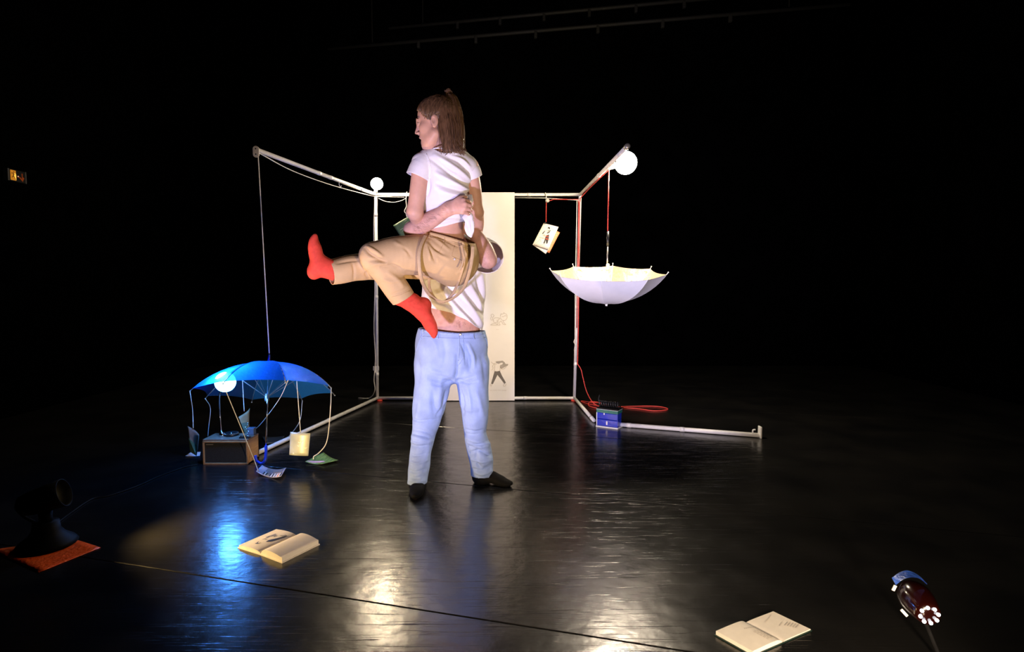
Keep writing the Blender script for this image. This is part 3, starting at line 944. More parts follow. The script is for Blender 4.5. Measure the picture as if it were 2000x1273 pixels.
# ------------------------------------------------------------------ blue box with a coil of cable beside the right rail
q0, q1 = G(1164.5, 833), G(1206, 838.5)
ex = (q1 - q0); bw = np.linalg.norm(ex); ex /= bw
ey = np.array([-ex[1], ex[0], 0]); bdp = .12
Rb = np.stack([ex, ey, [0, 0, 1]], 1)
bb = empty('storage_box', (q0 + q1) / 2 + ey * bdp / 2, 'glossy blue box with a green lid standing on the floor beside the rail', 'box')
ctr = (q0 + q1) / 2 + ey * bdp / 2
MB().box(ctr + [0, 0, .006], (bw + .008, bdp + .008, .012), Rb, .003).build('base_edge', M['whitetrim'], bb)
MB().box(ctr + [0, 0, .044], (bw - .012, bdp - .012, .062), Rb, .005).build('lower_tray', M['bluetin'], bb)
MB().box(ctr + [0, 0, .106], (bw - .010, bdp - .010, .058), Rb, .005).build('upper_tray', M['bluetin'], bb)
MB().box(ctr + [0, 0, .150], (bw, bdp, .030), Rb, .004).build('lid', M['greenlid'], bb)
MB().box(ctr + [0, 0, .167], (bw + .003, bdp + .003, .003), Rb, .001).build('lid_edge', M['whitetrim'], bb)
MB().box(ctr + [0, 0, .1755], (bw - .002, bdp - .002, .013), Rb, .004).build('lid_pad', M['blackmat'], bb)
for s in (-1, 1):
    MB().box(ctr + ex * s * (bw / 2 - .003) - ey * (bdp / 2 - .004) + [0, 0, .074], (.007, .007, .125), Rb, .001).build('corner_strip', M['whitetrim'] if s < 0 else M['bluetin'], bb)
MB().box(ctr - ex * .028 - ey * (bdp / 2 - .003) + [0, 0, .128], (.010, .004, .02), Rb, .001).build('latch', M['tape'], bb)
MB().box(ctr - ex * .002 - ey * (bdp / 2 - .004) + [0, 0, .045], (.014, .004, .034), Rb, .001).build('sticker', M['tape'], bb)
cc = ctr + [0, 0, .182]
ct = empty('coiled_cable', cc, 'black spiral cable with silver glints lying on the blue box', 'cable')
hel = []
for k in range(130):
    a = k / 130 * 2 * math.pi * 9
    hel.append(cc + ex * (-.10 + .20 * k / 130) + ey * (.026 * math.cos(a)) + np.array([0, 0, .031 + .026 * math.sin(a)]))
MB().tube(hel, .0062, 7).build('coil', M['black'], ct, True)
MB().tube(smooth_path([hel[0], hel[0] + ex * -.02 + [0, 0, .02], hel[0] - ex * .01 + [0, 0, .07]], 5), .004, 6).build('loose_end', M['black'], ct, True)
for k in range(8):
    p = cc + ex * (-.075 + .02 * k) - ey * .022 + np.array([0, 0, .052])
    MB().lathe(p, (0, -.6, 1), [(.005, 0), (.0055, .004), (.003, .009)], 8).build('glint_bead', M['chrome'], ct, True)  # chrome nubs put in for the silver highlights on the coil

# ------------------------------------------------------------------ open books
def open_book(name, label, spine0, spine1, left, right, hl, hr, swell, cover, lift=0.0):
    """spine0 (near) - spine1 (far); left/right are page widths as vectors; hl, hr the block heights"""
    t = empty(name, (np.array(spine0) + np.array(spine1)) / 2, label, 'book')
    s0, s1 = np.array(spine0, float), np.array(spine1, float)
    out = []
    for (wv, h, nm) in ((np.array(left, float), hl, 'left_pages'), (np.array(right, float), hr, 'right_pages')):
        n = 14
        def top(u, v, wv=wv, h=h):
            p = s0 + (s1 - s0) * v + wv * u
            z = .004 + h * (1 - math.exp(-u * 14)) * (1 - .12 * u) + swell * math.sin(math.pi * min(1, u * 1.05)) * h
            return np.array([p[0], p[1], z])
        V, F = [], []
        for i in range(n + 1):
            for v_ in (0, 1):
                q = top(i / n, v_); V += [q, np.array([q[0], q[1], .004])]
        for i in range(n):
            a = i * 4
            F += [(a, a + 4, a + 6, a + 2), (a + 1, a + 3, a + 7, a + 5), (a, a + 1, a + 5, a + 4), (a + 2, a + 6, a + 7, a + 3)]
        F += [(n * 4, n * 4 + 1, n * 4 + 3, n * 4 + 2), (0, 2, 3, 1)]
        if np.cross(wv, s1 - s0)[2] < 0: F = [tuple(reversed(q)) for q in F]
        o = mk(nm, V, F, M['bookpaper'], t, False)
        for p_ in o.data.polygons: p_.use_smooth = False
        c2 = wv * 1.03
        MB().add([s0 - (s1 - s0) * .02 + [0, 0, z] for z in (0, .004)] + [s0 - (s1 - s0) * .02 + c2 + [0, 0, z] for z in (0, .004)] + [s1 + (s1 - s0) * .02 + c2 + [0, 0, z] for z in (0, .004)] + [s1 + (s1 - s0) * .02 + [0, 0, z] for z in (0, .004)],
                 [(0, 2, 3, 1), (2, 4, 5, 3), (4, 6, 7, 5), (6, 0, 1, 7), (1, 3, 5, 7), (0, 6, 4, 2)]).build('cover', cover, t)
        out.append(top)
    return t, out


qL, qT, qR, qB = G(467, 1070), G(540, 1038), G(622, 1064), G(551, 1099)
sp0 = G(509, 1083); sp1 = sp0 + (qT - qL) * 1.0 * .5 + (qR - qB) * .5
lb_, (topL, topR) = open_book('open_book', 'open paperback with a black ink drawing lying at lower left', sp0 * [1, 1, 0], sp1 * [1, 1, 0], (qL - sp0) * [1, 1, 0], (qB - sp0) * [1, 1, 0], .012, .024, .35, M['bookpaper'])
LT = lambda q: topL(1 - q[0], q[1]) + np.array([0, 0, .0012])
print_mesh('printed_brush_stroke', [[(.38, .30), (.42, .24), (.5, .22), (.52, .28)], [(.34, .42), (.37, .5), (.33, .62)], [(.42, .44), (.50, .46)], [(.42, .62), (.47, .72), (.50, .64), (.56, .7)], [(.62, .74), (.70, .78), (.74, .84)]],
           [[(.60, .36), (.72, .42), (.78, .62), (.82, .82), (.78, .83), (.70, .62), (.58, .46)], [(.38, .2), (.44, .19), (.5, .22), (.45, .24)]], LT, M['ink'], lb_, .02)
print_mesh('printed_wash', [], [[(.26, .55), (.34, .78), (.40, .76), (.36, .52)]], LT, M['greyink'], lb_, .02)

rL, rT, rR = G(1398, 1241), G(1510, 1197), G(1583, 1232)
u_ = (rT - rL) * [1, 1, 0]; v_ = (rR - rT) * [1, 1, 0]
rs1 = rL * [1, 1, 0] + u_ * .50; rs0 = rs1 + v_
rb_, (tL, tR) = open_book('open_book', 'open book with small printed lines lying at lower right', rs0, rs1, -u_ * .5, u_ * .5, .016, .004, .08, mat('dark_green_cover', (.012, .03, .025), .4, var=.2))
TL_ = lambda q: tL(1 - q[0], q[1]) + np.array([0, 0, .0012])
TR_ = lambda q: tR(q[0], q[1]) + np.array([0, 0, .0012])
lines = []
for k in range(5):
    lines.append([(.62 + .06 * k, .74), (.62 + .06 * k, .60), (.62 + .06 * k, .48 - .03 * (k % 3))])
for kk, ln in enumerate(lines):
    for j in range(5):
        v0 = .12 + .085 * j + .02 * (kk % 2)
        print_mesh('printed_words', [], [[(.66 + .055 * kk, v0), (.685 + .055 * kk, v0), (.685 + .055 * kk, v0 + .055), (.66 + .055 * kk, v0 + .055)]], TL_, M['paleink'], rb_, .01)
for k in range(7):
    print_mesh('printed_title_letter', [], [[(.60 + .045 * k, .72 - .012 * k), (.625 + .045 * k, .715 - .012 * k), (.625 + .045 * k, .69 - .012 * k), (.60 + .045 * k, .695 - .012 * k)]], TL_, M['greyink'], rb_, .01)
print_mesh('printed_rule', [[(.35, .74), (.6, .82), (.8, .90)], [(.5, .45), (.62, .50), (.72, .53)]], [], TR_, M['paleink'], rb_, .012)
for k in range(5):
    print_mesh('printed_paragraph_line', [[(.62 + .03 * k, .40 - .05 * k), (.72 + .03 * k, .43 - .05 * k), (.84 + .03 * k, .47 - .05 * k)]], [], TR_, M['paleink'], rb_, .018)

# ------------------------------------------------------------------ dark floor lamp on orange gel, lower left
g0, g1, g2, g3 = G(-20, 1075), G(140, 1052), G(197, 1070), G(76, 1119)
gel = Sheet(g0 + [0, 0, .003], g3 + [0, 0, .003], g2 + [0, 0, .003], g1 + [0, 0, .003], bend=.001, th=.001)
gs_ = gel.build('gel_sheet', M['orangegel'], None)
tag(gs_, 'square sheet of orange lighting gel under the dark floor lamp', 'gel sheet')
lc = G(92, 1066) * [1, 1, 0]
fl_ = empty('floor_lamp', lc, 'black floor lamp with a flared base standing on orange gel', 'lamp')
MB().lathe(lc + [0, 0, .006], (0, 0, 1), [(.125, 0), (.13, .006), (.118, .022), (.08, .05), (.06, .08), (.055, .12)], 32).build('base', M['lampblack'], fl_, True)
MB().lathe(lc + [0, 0, .12], (0, 0, 1), [(.03, 0), (.028, .03), (.03, .06)], 16).build('stem', M['lampblack'], fl_, True)
hd = lc + np.array([0.0, 0, .24])
aim = P(640, 790, 3.2) - hd; aim /= np.linalg.norm(aim)
MB().lathe(hd - aim * .10, aim, [(.025, -.02), (.05, 0), (.060, .05), (.066, .12), (.07, .19), (.067, .19), (.062, .12), (.05, .03), (.01, .02)], 28, cap=False).build('lamp_head', M['lampblack'], fl_, True)
MB().sphere(hd - aim * .03, .022, 14, 10).build('bulb', mat_emit('warm_lamp_glow', (1.0, .72, .35), 30), fl_, True)
MB().tube(smooth_path([hd + [-.1, 0, .02], hd + [-.14, .02, -.08], hd + [-.05, .02, -.14]], 6), .008, 8).build('yoke', M['lampblack'], fl_, True)
sl = spot('left_floor_lamp', tuple(hd + aim * .105), tuple(hd + aim * 3), 135, (1.0, .66, .26), 124, .4, .05)
sl.parent = fl_; sl.location = tuple(aim * .105 + hd - lc)
thing_cord('power_cable', smooth_path([G(100, 1030, .006), G(140, 1000, .006), G(180, 974, .006), G(215, 967, .006), G(270, 948, .006), G(310, 930, .006), G(360, 912, .006), G(388, 906, .006)], 6), .003, M['blackmat'], 'thin black power cable snaking from the floor lamp to the speaker box', 'cable')

# ------------------------------------------------------------------ small LED lamp, lower right
Dl = 1.92
ll = empty('led_lamp', G(1852, 1345, 0), 'small dark red lamp with a ring of white LEDs and blue gel', 'lamp')
c1, c0 = P(1813, 1199, Dl - .07), P(1780, 1158, Dl + .05)
la_ = (c1 - c0); LL = np.linalg.norm(la_); la_ /= LL
MB().lathe(c0, la_, [(.004, -.03), (.030, -.024), (.045, -.005), (.053, .025), (.052, .055), (.047, .085), (.038, LL - .004), (.034, LL + .004), (.004, LL + .005)], 32).build('housing', M['maroon'], ll, True)
e_ = np.cross(la_, [0, 0, 1.0]); e_ /= np.linalg.norm(e_); b_ = np.cross(la_, e_)
proto = None
for k in range(8):
    a = 2 * math.pi * (k + .3) / 8
    p = c1 + la_ * .008 + (math.cos(a) * e_ + math.sin(a) * b_) * .0262
    if proto is None:
        proto = MB().sphere(p, .0058, 10, 8).build('led', M['led'], ll, True)
    else:
        like(proto, ll, p)
# blue gel bent over the top, tapes, and the gooseneck stand
rg = [P(1742, 1128, Dl), P(1758, 1117, Dl + .02), P(1775, 1114, Dl + .02), P(1795, 1124, Dl + .01), P(1811, 1140, Dl)]
rg2 = [P(1750, 1142, Dl - .03), P(1765, 1131, Dl - .03), P(1782, 1127, Dl - .03), P(1797, 1130, Dl - .02), P(1811, 1141, Dl - .01)]
A_, B_ = smooth_path(rg, 5), smooth_path(rg2, 5)
n = len(A_)
V = A_ + B_ + [p + np.array([0, .001, -.001]) for p in A_] + [p + np.array([0, .001, -.001]) for p in B_]
F = [(i, i + 1, n + i + 1, n + i) for i in range(n - 1)] + [(3 * n + i, 3 * n + i + 1, 2 * n + i + 1, 2 * n + i) for i in range(n - 1)]
mk('blue_gel', V, F, M['bluegel'], ll, True)
for (a, b, w) in ((P(1744, 1153, Dl - .035), P(1749, 1143, Dl - .035), .010), (P(1760, 1190, Dl - .035), P(1772, 1203, Dl - .04), .009)):
    d_ = (b - a) / np.linalg.norm(b - a)
    MB().box((a + b) / 2, (np.linalg.norm(b - a), .004, w), frame_from(d_, (0, 1, 0)), .001).build('tape_strip', M['tape'], ll)
MB().tube(smooth_path([c1 - la_ * .03 + [.0, 0, -.03], P(1822, 1250, Dl), P(1842, 1300, Dl), G(1852, 1345, .02)], 6), .006, 8).build('gooseneck', M['black'], ll, True)
MB().lathe(G(1852, 1345, 0), (0, 0, 1), [(.07, 0), (.072, .008), (.06, .018), (.012, .022)], 28).build('base', M['black'], ll, True)

# ------------------------------------------------------------------ exit sign on the left wall
dirn = np.array([0, 1.0, 0])
sg0 = P(27, 345, abs(XL + .03) / (973 / 1150.))
y0, y1 = XL / ((27 - CX) / FPX) * .993, XL / ((62 - CX) / FPX) * .993
zt0, zb0 = CAMZ + (560 - 332) / FPX * y0, CAMZ + (560 - 355) / FPX * y0
ex_ = empty('exit_sign', (XL, (y0 + y1) / 2, (zt0 + zb0) / 2), 'small dim exit sign glowing orange on the far left wall', 'sign')
xs = XL + .05
MB().box((XL + .025, (y0 + y1) / 2, (zt0 + zb0) / 2), (.05, y1 - y0, zt0 - zb0), bevel=.004).build('housing', M['black'], ex_)
for yy in (y0 + .006, y1 - .006):
    MB().box((xs, yy, (zt0 + zb0) / 2), (.006, .012, zt0 - zb0)).build('end_trim', mat('dim_trim', (.05, .045, .04), .5, emit=(.5, .4, .3), estr=.02), ex_)
w_ = y1 - y0; h_ = zt0 - zb0
es = lambda q: np.array([xs + .002, y0 + w_ * q[0], zb0 + h_ * q[1]])
es2 = lambda q: np.array([xs + .004, y0 + w_ * q[0], zb0 + h_ * q[1]])
print_mesh('lit_panel', [], [[(.12, .08), (.42, .08), (.42, .92), (.12, .92)]], es, mat_emit('sign_amber', (1.0, .36, .03), .5), ex_, .01)
print_mesh('lit_door', [], [[(.30, .5), (.36, .74), (.42, .6), (.42, .12), (.36, .25)]], es2, mat_emit('sign_bright', (1.0, .50, .06), 1.3), ex_, .01)
print_mesh('running_figure', [[(.16, .62), (.22, .68), (.28, .62), (.26, .42), (.18, .30)], [(.27, .45), (.33, .34), (.38, .18)], [(.25, .66), (.31, .56), (.36, .6)]], [[(.28, .72), (.32, .72), (.32, .82), (.28, .82)]], es2, M['black'], ex_, .035)
print_mesh('arrow', [], [[(.47, .42), (.62, .50), (.74, .34), (.74, .8), (.79, .8), (.79, .5), (.88, .45), (.78, .10), (.60, .38), (.47, .5)]], es, mat_emit('sign_red', (1.0, .16, .03), .16), ex_, .01)
print_mesh('lamp_spot', [], [[(.50, .44), (.56, .44), (.56, .53), (.50, .53)]], es2, mat_emit('sign_spot', (1.0, .6, .4), .8), ex_, .01)

# ------------------------------------------------------------------ implicit-surface modelling kit for the two people
def axis_coords(lo, hi, step, fine=()):
    """grid coordinates with finer spacing inside the given intervals: (a, b, step)"""
    out = [lo]
    while out[-1] < hi:
        s = step
        for a, b, fs in fine:
            if a - .01 <= out[-1] <= b + .01: s = min(s, fs)
        out.append(out[-1] + s)
    return np.array(out, np.float32)


class Field:
    def __init__(self, lo, hi, step, fx=(), fy=(), fz=()):
        self.ax = [axis_coords(lo[i], hi[i], step, (fx, fy, fz)[i]) for i in range(3)]
        self.v = np.full([len(a) for a in self.ax], 1.0, np.float32)

    def sl(self, lo, hi):
        s = []
        for i in range(3):
            a = int(np.searchsorted(self.ax[i], lo[i])); b = int(np.searchsorted(self.ax[i], hi[i]))
            s.append(slice(max(a, 0), max(b, 0)))
        return tuple(s)

    def grid(self, s):
        return (self.ax[0][s[0]][:, None, None], self.ax[1][s[1]][None, :, None], self.ax[2][s[2]][None, None, :])

    def mix(self, s, d, k, sub=False):
        a = self.v[s]
        if sub:
            d = -d
            h = np.maximum(k - np.abs(a - d), 0) / k
            self.v[s] = np.maximum(a, d) + h * h * k * .25
        else:
            h = np.maximum(k - np.abs(a - d), 0) / k
            self.v[s] = np.minimum(a, d) - h * h * k * .25

    def tube(self, pts, rad, k=.02, sq=None, n=5, sub=False, spline=True):
        """tapered limb through points; sq = (direction, factor) flattens it along a direction"""
        q = [np.append(np.array(p, float), r) for p, r in zip(pts, rad)]
        if spline and len(q) > 2: q = smooth_path(q, n)
        elif len(q) == 2: q = [q[0], q[1]]
        q = np.array(q)
        rm = q[:, 3].max() * (max(1, sq[1]) if sq else 1)
        lo = q[:, :3].min(0) - rm - k - .02; hi = q[:, :3].max(0) + rm + k + .02
        s = self.sl(lo, hi)
        if min(self.v[s].shape) == 0: return
        D = np.full(self.v[s].shape, 1.0, np.float32)
        off = [s[i].start for i in range(3)]
        for i in range(len(q) - 1):
            a, b = q[i, :3], q[i + 1, :3]; ra, rb = q[i, 3], q[i + 1, 3]
            m = max(ra, rb) * (max(1, sq[1]) if sq else 1) + k + .02
            t = self.sl(np.minimum(a, b) - m, np.maximum(a, b) + m)
            X, Y, Z = self.grid(t)
            ba = b - a; L2 = max(ba @ ba, 1e-9)
            px, py, pz = X - a[0], Y - a[1], Z - a[2]
            h = np.clip((px * ba[0] + py * ba[1] + pz * ba[2]) / L2, 0, 1).astype(np.float32)
            wx, wy, wz = px - ba[0] * h, py - ba[1] * h, pz - ba[2] * h
            if sq:
                e = np.array(sq[0], float); e /= np.linalg.norm(e)
                we = (wx * e[0] + wy * e[1] + wz * e[2]) * (1 / sq[1] - 1)
                wx, wy, wz = wx + e[0] * we, wy + e[1] * we, wz + e[2] * we
            d = np.sqrt(wx * wx + wy * wy + wz * wz) - (ra + (rb - ra) * h)
            if sq: d = d * min(1, sq[1])
            u = tuple(slice(t[j].start - off[j], t[j].stop - off[j]) for j in range(3))
            D[u] = np.minimum(D[u], d.astype(np.float32))
        self.mix(s, D, k, sub)

    def ell(self, c, r, R=None, k=.02, sub=False):
        c = np.array(c, float); r = np.array(r if hasattr(r, '__len__') else (r,) * 3, float)
        m = r.max() + k + .02
        s = self.sl(c - m, c + m)
        if min(self.v[s].shape) == 0: return
        X, Y, Z = self.grid(s)
        X, Y, Z = X - c[0], Y - c[1], Z - c[2]
        R = np.eye(3) if R is None else np.array(R)
        l = [R[0, i] * X + R[1, i] * Y + R[2, i] * Z for i in range(3)]
        k0 = np.sqrt(sum((l[i] / r[i]) ** 2 for i in range(3)))
        k1 = np.sqrt(sum((l[i] / r[i] ** 2) ** 2 for i in range(3))) + 1e-9
        self.mix(s, (k0 * (k0 - 1) / k1).astype(np.float32), k, sub)

    def mesh(self):
        """naive surface nets"""
        v = self.v; ins = v < 0
        nx, ny, nz = v.shape
        cnt = np.zeros((nx - 1, ny - 1, nz - 1), np.uint8)
        for dx in (0, 1):
            for dy in (0, 1):
                for dz in (0, 1):
                    cnt += ins[dx:nx - 1 + dx, dy:ny - 1 + dy, dz:nz - 1 + dz]
        I, J, K = np.nonzero((cnt > 0) & (cnt < 8))
        idx = np.full(cnt.shape, -1, np.int32); idx[I, J, K] = np.arange(len(I))
        acc = np.zeros((len(I), 3)); num = np.zeros(len(I))
        cor = [(a, b, c) for a in (0, 1) for b in (0, 1) for c in (0, 1)]
        for p in cor:
            for ax_ in range(3):
                if p[ax_]: continue
                q = list(p); q[ax_] = 1
                va = v[I + p[0], J + p[1], K + p[2]]; vb = v[I + q[0], J + q[1], K + q[2]]
                m = (va < 0) != (vb < 0)
                t = np.where(m, va / (va - vb + 1e-12), 0)
                P0 = np.stack([self.ax[0][I + p[0]], self.ax[1][J + p[1]], self.ax[2][K + p[2]]], 1)
                P1 = np.stack([self.ax[0][I + q[0]], self.ax[1][J + q[1]], self.ax[2][K + q[2]]], 1)
                acc += np.where(m[:, None], P0 + (P1 - P0) * t[:, None], 0); num += m
        V = acc / num[:, None]
        F = []
        for ax_ in range(3):
            o1, o2 = (ax_ + 1) % 3, (ax_ + 2) % 3
            sa = [slice(None)] * 3; sb = [slice(None)] * 3
            sa[ax_] = slice(0, -1); sb[ax_] = slice(1, None)
            A, B = ins[tuple(sa)], ins[tuple(sb)]
            e = np.argwhere(A != B)
            ok = (e[:, o1] > 0) & (e[:, o2] > 0) & (e[:, o1] < v.shape[o1] - 1) & (e[:, o2] < v.shape[o2] - 1)
            e = e[ok]
            def cell(d1, d2):
                c = e.copy(); c[:, o1] -= d1; c[:, o2] -= d2
                return idx[c[:, 0], c[:, 1], c[:, 2]]
            quad = np.stack([cell(1, 1), cell(0, 1), cell(0, 0), cell(1, 0)], 1)
            a_in = ins[e[:, 0], e[:, 1], e[:, 2]]
            quad[~a_in] = quad[~a_in][:, ::-1]
            F.append(quad)
        F = np.concatenate(F); F = F[(F >= 0).all(1)]
        return V, F


def normals(V, F):
    n = np.cross(V[F[:, 2]] - V[F[:, 0]], V[F[:, 3]] - V[F[:, 1]])
    N = np.zeros_like(V)
    for i in range(4): np.add.at(N, F[:, i], n)
    return N / (np.linalg.norm(N, axis=1)[:, None] + 1e-12)


def relax(V, F, it=2, lam=.5):
    for _ in range(it):
        S = np.zeros_like(V); C = np.zeros(len(V))
        for i in range(4):
            a, b = F[:, i], F[:, (i + 1) % 4]
            np.add.at(S, a, V[b]); np.add.at(S, b, V[a]); np.add.at(C, a, 1); np.add.at(C, b, 1)
        V = V + lam * (S / np.maximum(C, 1)[:, None] - V)
    return V


def folds(V, F, strokes, facing=.15):
    """cloth creases: each stroke (points in the photo's frame, half width px, height m) raises or sinks the camera-side cloth"""
    N = normals(V, F)
    view = V - np.array([0, 0, CAMZ]); view /= np.linalg.norm(view, axis=1)[:, None]
    fr_ = -(N * view).sum(1)
    w = np.clip((fr_ + facing) / .4, 0, 1)
    uv = proj(V)
    off = np.zeros(len(V))
    for pts, wid, amp in strokes:
        p = np.array(smooth_path(pts, 6)); n = len(p)
        lo, hi = p.min(0) - 3 * wid, p.max(0) + 3 * wid
        m = np.nonzero(((uv > lo) & (uv < hi)).all(1))[0]
        if not len(m): continue
        best = np.full(len(m), 1e9); bt_ = np.zeros(len(m))
        for i in range(n - 1):
            a, b = p[i], p[i + 1]; d = b - a
            t = np.clip(((uv[m] - a) @ d) / (d @ d + 1e-9), 0, 1)
            ds = np.linalg.norm(uv[m] - a - t[:, None] * d, axis=1)
            c = ds < best; best[c] = ds[c]; bt_[c] = (i + t[c]) / (n - 1)
        taper = np.sqrt(np.clip(np.sin(np.pi * np.clip(bt_, .0, 1)), 0, 1)) * .8 + .2 * np.sin(np.pi * bt_)
        off[m] += 1.45 * amp * np.exp(-(best / wid) ** 2) * taper
    return V + N * (off * w)[:, None]


def ripple(V, F, amp, freq, seed=0):
    """broad soft unevenness of cloth"""
    r = np.random.RandomState(seed)
    N = normals(V, F); o = np.zeros(len(V))
    for _ in range(7):
        d = r.normal(size=3); d /= np.linalg.norm(d)
        o += np.sin(V @ d * freq * r.uniform(.6, 1.7) * 6.28 + r.uniform(0, 6.28) + 1.5 * np.sin(V @ r.normal(size=3) * freq * 2))
    return V + N * (o * amp / 3)[:, None]


def clip_mesh(V, F, s):
    """cut a mesh open along s = 0, keeping s > 0"""
    V = [tuple(p) for p in V]; F = [tuple(q) for q in F]
    s = list(s); keep = []
    cache = {}
    def cut(a, b):
        k_ = (min(a, b), max(a, b))
        if k_ not in cache:
            t = s[a] / (s[a] - s[b]); A, B = np.array(V[a]), np.array(V[b])
            V.append(tuple(A + (B - A) * t)); s.append(0.0); cache[k_] = len(V) - 1
        return cache[k_]
    for q in F:
        pos = [s[i] > 0 for i in q]
        if all(pos): keep.append(q); continue
        if not any(pos): continue
        o = []
        for i in range(len(q)):
            a, b = q[i], q[(i + 1) % len(q)]
            if s[a] > 0: o.append(a)
            if (s[a] > 0) != (s[b] > 0): o.append(cut(a, b))
        if len(o) >= 3: keep.append(tuple(o))
    used = sorted({i for q in keep for i in q}); mp = {u: i for i, u in enumerate(used)}
    return np.array([V[i] for i in used]), [tuple(mp[i] for i in q) for q in keep]


def cloth(name, V, F, m, parent, thick=.004):
    o = mk(name, V, [tuple(int(i) for i in q) for q in F], m, parent, True)
    if thick:
        sm = o.modifiers.new('thickness', 'SOLIDIFY'); sm.thickness = thick; sm.offset = -1
    return o


def shells(*parts):
    """one garment from several open shells"""
    V, F, n = [], [], 0
    for v, f in parts:
        V.append(np.asarray(v)); F += [tuple(int(i) + n for i in q) for q in f]; n += len(v)
    return np.concatenate(V), F


def sleeve(pts, rad, end, seed, step=.005, strokes=()):
    pts = [np.array(p, float) for p in pts]
    a = np.array(pts)
    s = Field(a.min(0) - max(rad) - .03, a.max(0) + max(rad) + .03, step)
    s.tube(pts, rad, .02, n=4)
    v, f = s.mesh()
    v = relax(v, f, 1, .4)
    v = ripple(v, f, .0018, 8, seed)
    if strokes: v = folds(v, f, list(strokes))
    d = pts[-1] - pts[-2]; d /= np.linalg.norm(d)
    d0 = pts[1] - pts[0]; d0 /= np.linalg.norm(d0)
    return clip_mesh(v, f, -((v - end) @ d))


def surf_points(bvh, pts, off=.002, D0=3.4):
    """pixel path laid onto a garment's surface"""
    out = []
    o = Vector((0, 0, CAMZ))
    for p in pts:
        d = Vector(P(p[0], p[1], D0)) - o; d.normalize()
        hit, nrm, _, _ = bvh.ray_cast(o, d)
        if hit is None: continue
        out.append(np.array(hit) - np.array(d) * off)
    return out


def bvh_of(V, F):
    return BVHTree.FromPolygons([tuple(p) for p in V], [tuple(int(i) for i in q) for q in F])


def seam(name, bvh, pts, r, m, parent, off=.001, flat=1.0, n=6, D0=3.4):
    q = surf_points(bvh, smooth_path(pts, 6) if len(pts) > 2 else smooth_path(pts, 8), off, D0)
    if len(q) < 2: return None
    return MB().tube(q, r, n, up=(0, -1, 0), flat=flat).build(name, m, parent, True)


def head_sdf(fld, c, Rm, S, ears=True, k=.018):
    """c: point between the ears; Rm columns: forward, left, up"""
    T = lambda x, y, z: c + Rm @ (np.array([x, y, z]) * S)
    e = lambda p, r, k=k, sub=False: fld.ell(T(*p), np.array(r) * S, Rm, k, sub)
    t = lambda ps, rs, k=k, sub=False: fld.tube([T(*p) for p in ps], [q * S for q in rs], k, n=3, sub=sub)
    e((-.012, 0, .045), (.108, .076, .09))
    e((.038, 0, -.03), (.052, .058, .078), .03)
    e((.058, 0, -.058), (.031, .036, .036), .02)
    for s in (-1, 1):
        t([(.0, s * .052, -.056), (.038, s * .036, -.092), (.056, s * .006, -.101)], [.020, .018, .016], .04)
        e((.052, s * .038, -.02), (.03, .022, .024), .02)
    e((.060, 0, -.102), (.014, .018, .014), .018)
    t([(.088, -.034, .020), (.096, 0, .018), (.088, .034, .020)], [.010, .008, .010], .02)
    for s in (-1, 1):
        e((.101, s * .036, .003), (.016, .017, .011), .014, True)
    t([(.092, 0, .018), (.1015, 0, -.008), (.1095, 0, -.029)], [.0085, .0085, .0092], .014)
    for s in (-1, 1):
        e((.098, s * .011, -.035), (.010, .007, .007), .006)
        t([(.082, s * .044, .010), (.091, s * .032, .0125), (.093, s * .018, .006)], [.003, .0035, .003], .004)
    t([(.073, -.027, -.064), (.0905, -.008, -.0570), (.0905, .008, -.0570), (.073, .027, -.064)], [.004, .0055, .0055, .004], .006)
    t([(.072, -.022, -.076), (.0825, 0, -.0865), (.072, .022, -.078)], [.004, .006, .004], .006)
    e((.088, 0, -.0715), (.026, .025, .0085), .003, True)
    if ears:
        for s in (-1, 1):
            Re = Rm @ rotz(s * .35)
            fld.ell(T(-.008, s * .078, -.002), np.array([.018, .0065, .031]) * S, Re, .006)
            fld.ell(T(-.003, s * .086, -.001), np.array([.009, .006, .016]) * S, Re, .004, True)
            fld.ell(T(-.004, s * .078, -.028), np.array([.009, .005, .009]) * S, Re, .004)
    return T


def foot_sdf(fld, ankle, heel, toe, up, r=1.0, add=0.0, k=.03):
    """heel and toe are centres at the sole's mid height"""
    ankle, heel, toe, up = [np.array(q, float) for q in (ankle, heel, toe, up)]
    d = toe - heel; L = np.linalg.norm(d); d /= L
    up = up - d * (up @ d); up /= np.linalg.norm(up)
    sd_ = np.cross(d, up)
    fld.tube([heel + d * .008, heel + d * L * .35 + up * .012, heel + d * L * .72, heel + d * L * .88 - up * .004, toe],
             [.031 * r + add, .033 * r + add, .036 * r + add, .030 * r + add, .017 * r + add], k, sq=(up, .72), n=4)
    fld.tube([heel + d * .004 + up * .006, heel + d * .02 + up * .03], [.033 * r + add, .033 * r + add], k)
    fld.tube([ankle, heel + d * .03 + up * .03], [.040 * r + add, .038 * r + add], k)
    fld.tube([ankle + d * .012, heel + d * L * .42 + up * .018, heel + d * L * .66 + up * .006], [.036 * r + add, .030 * r + add, .024 * r + add], k, n=4)


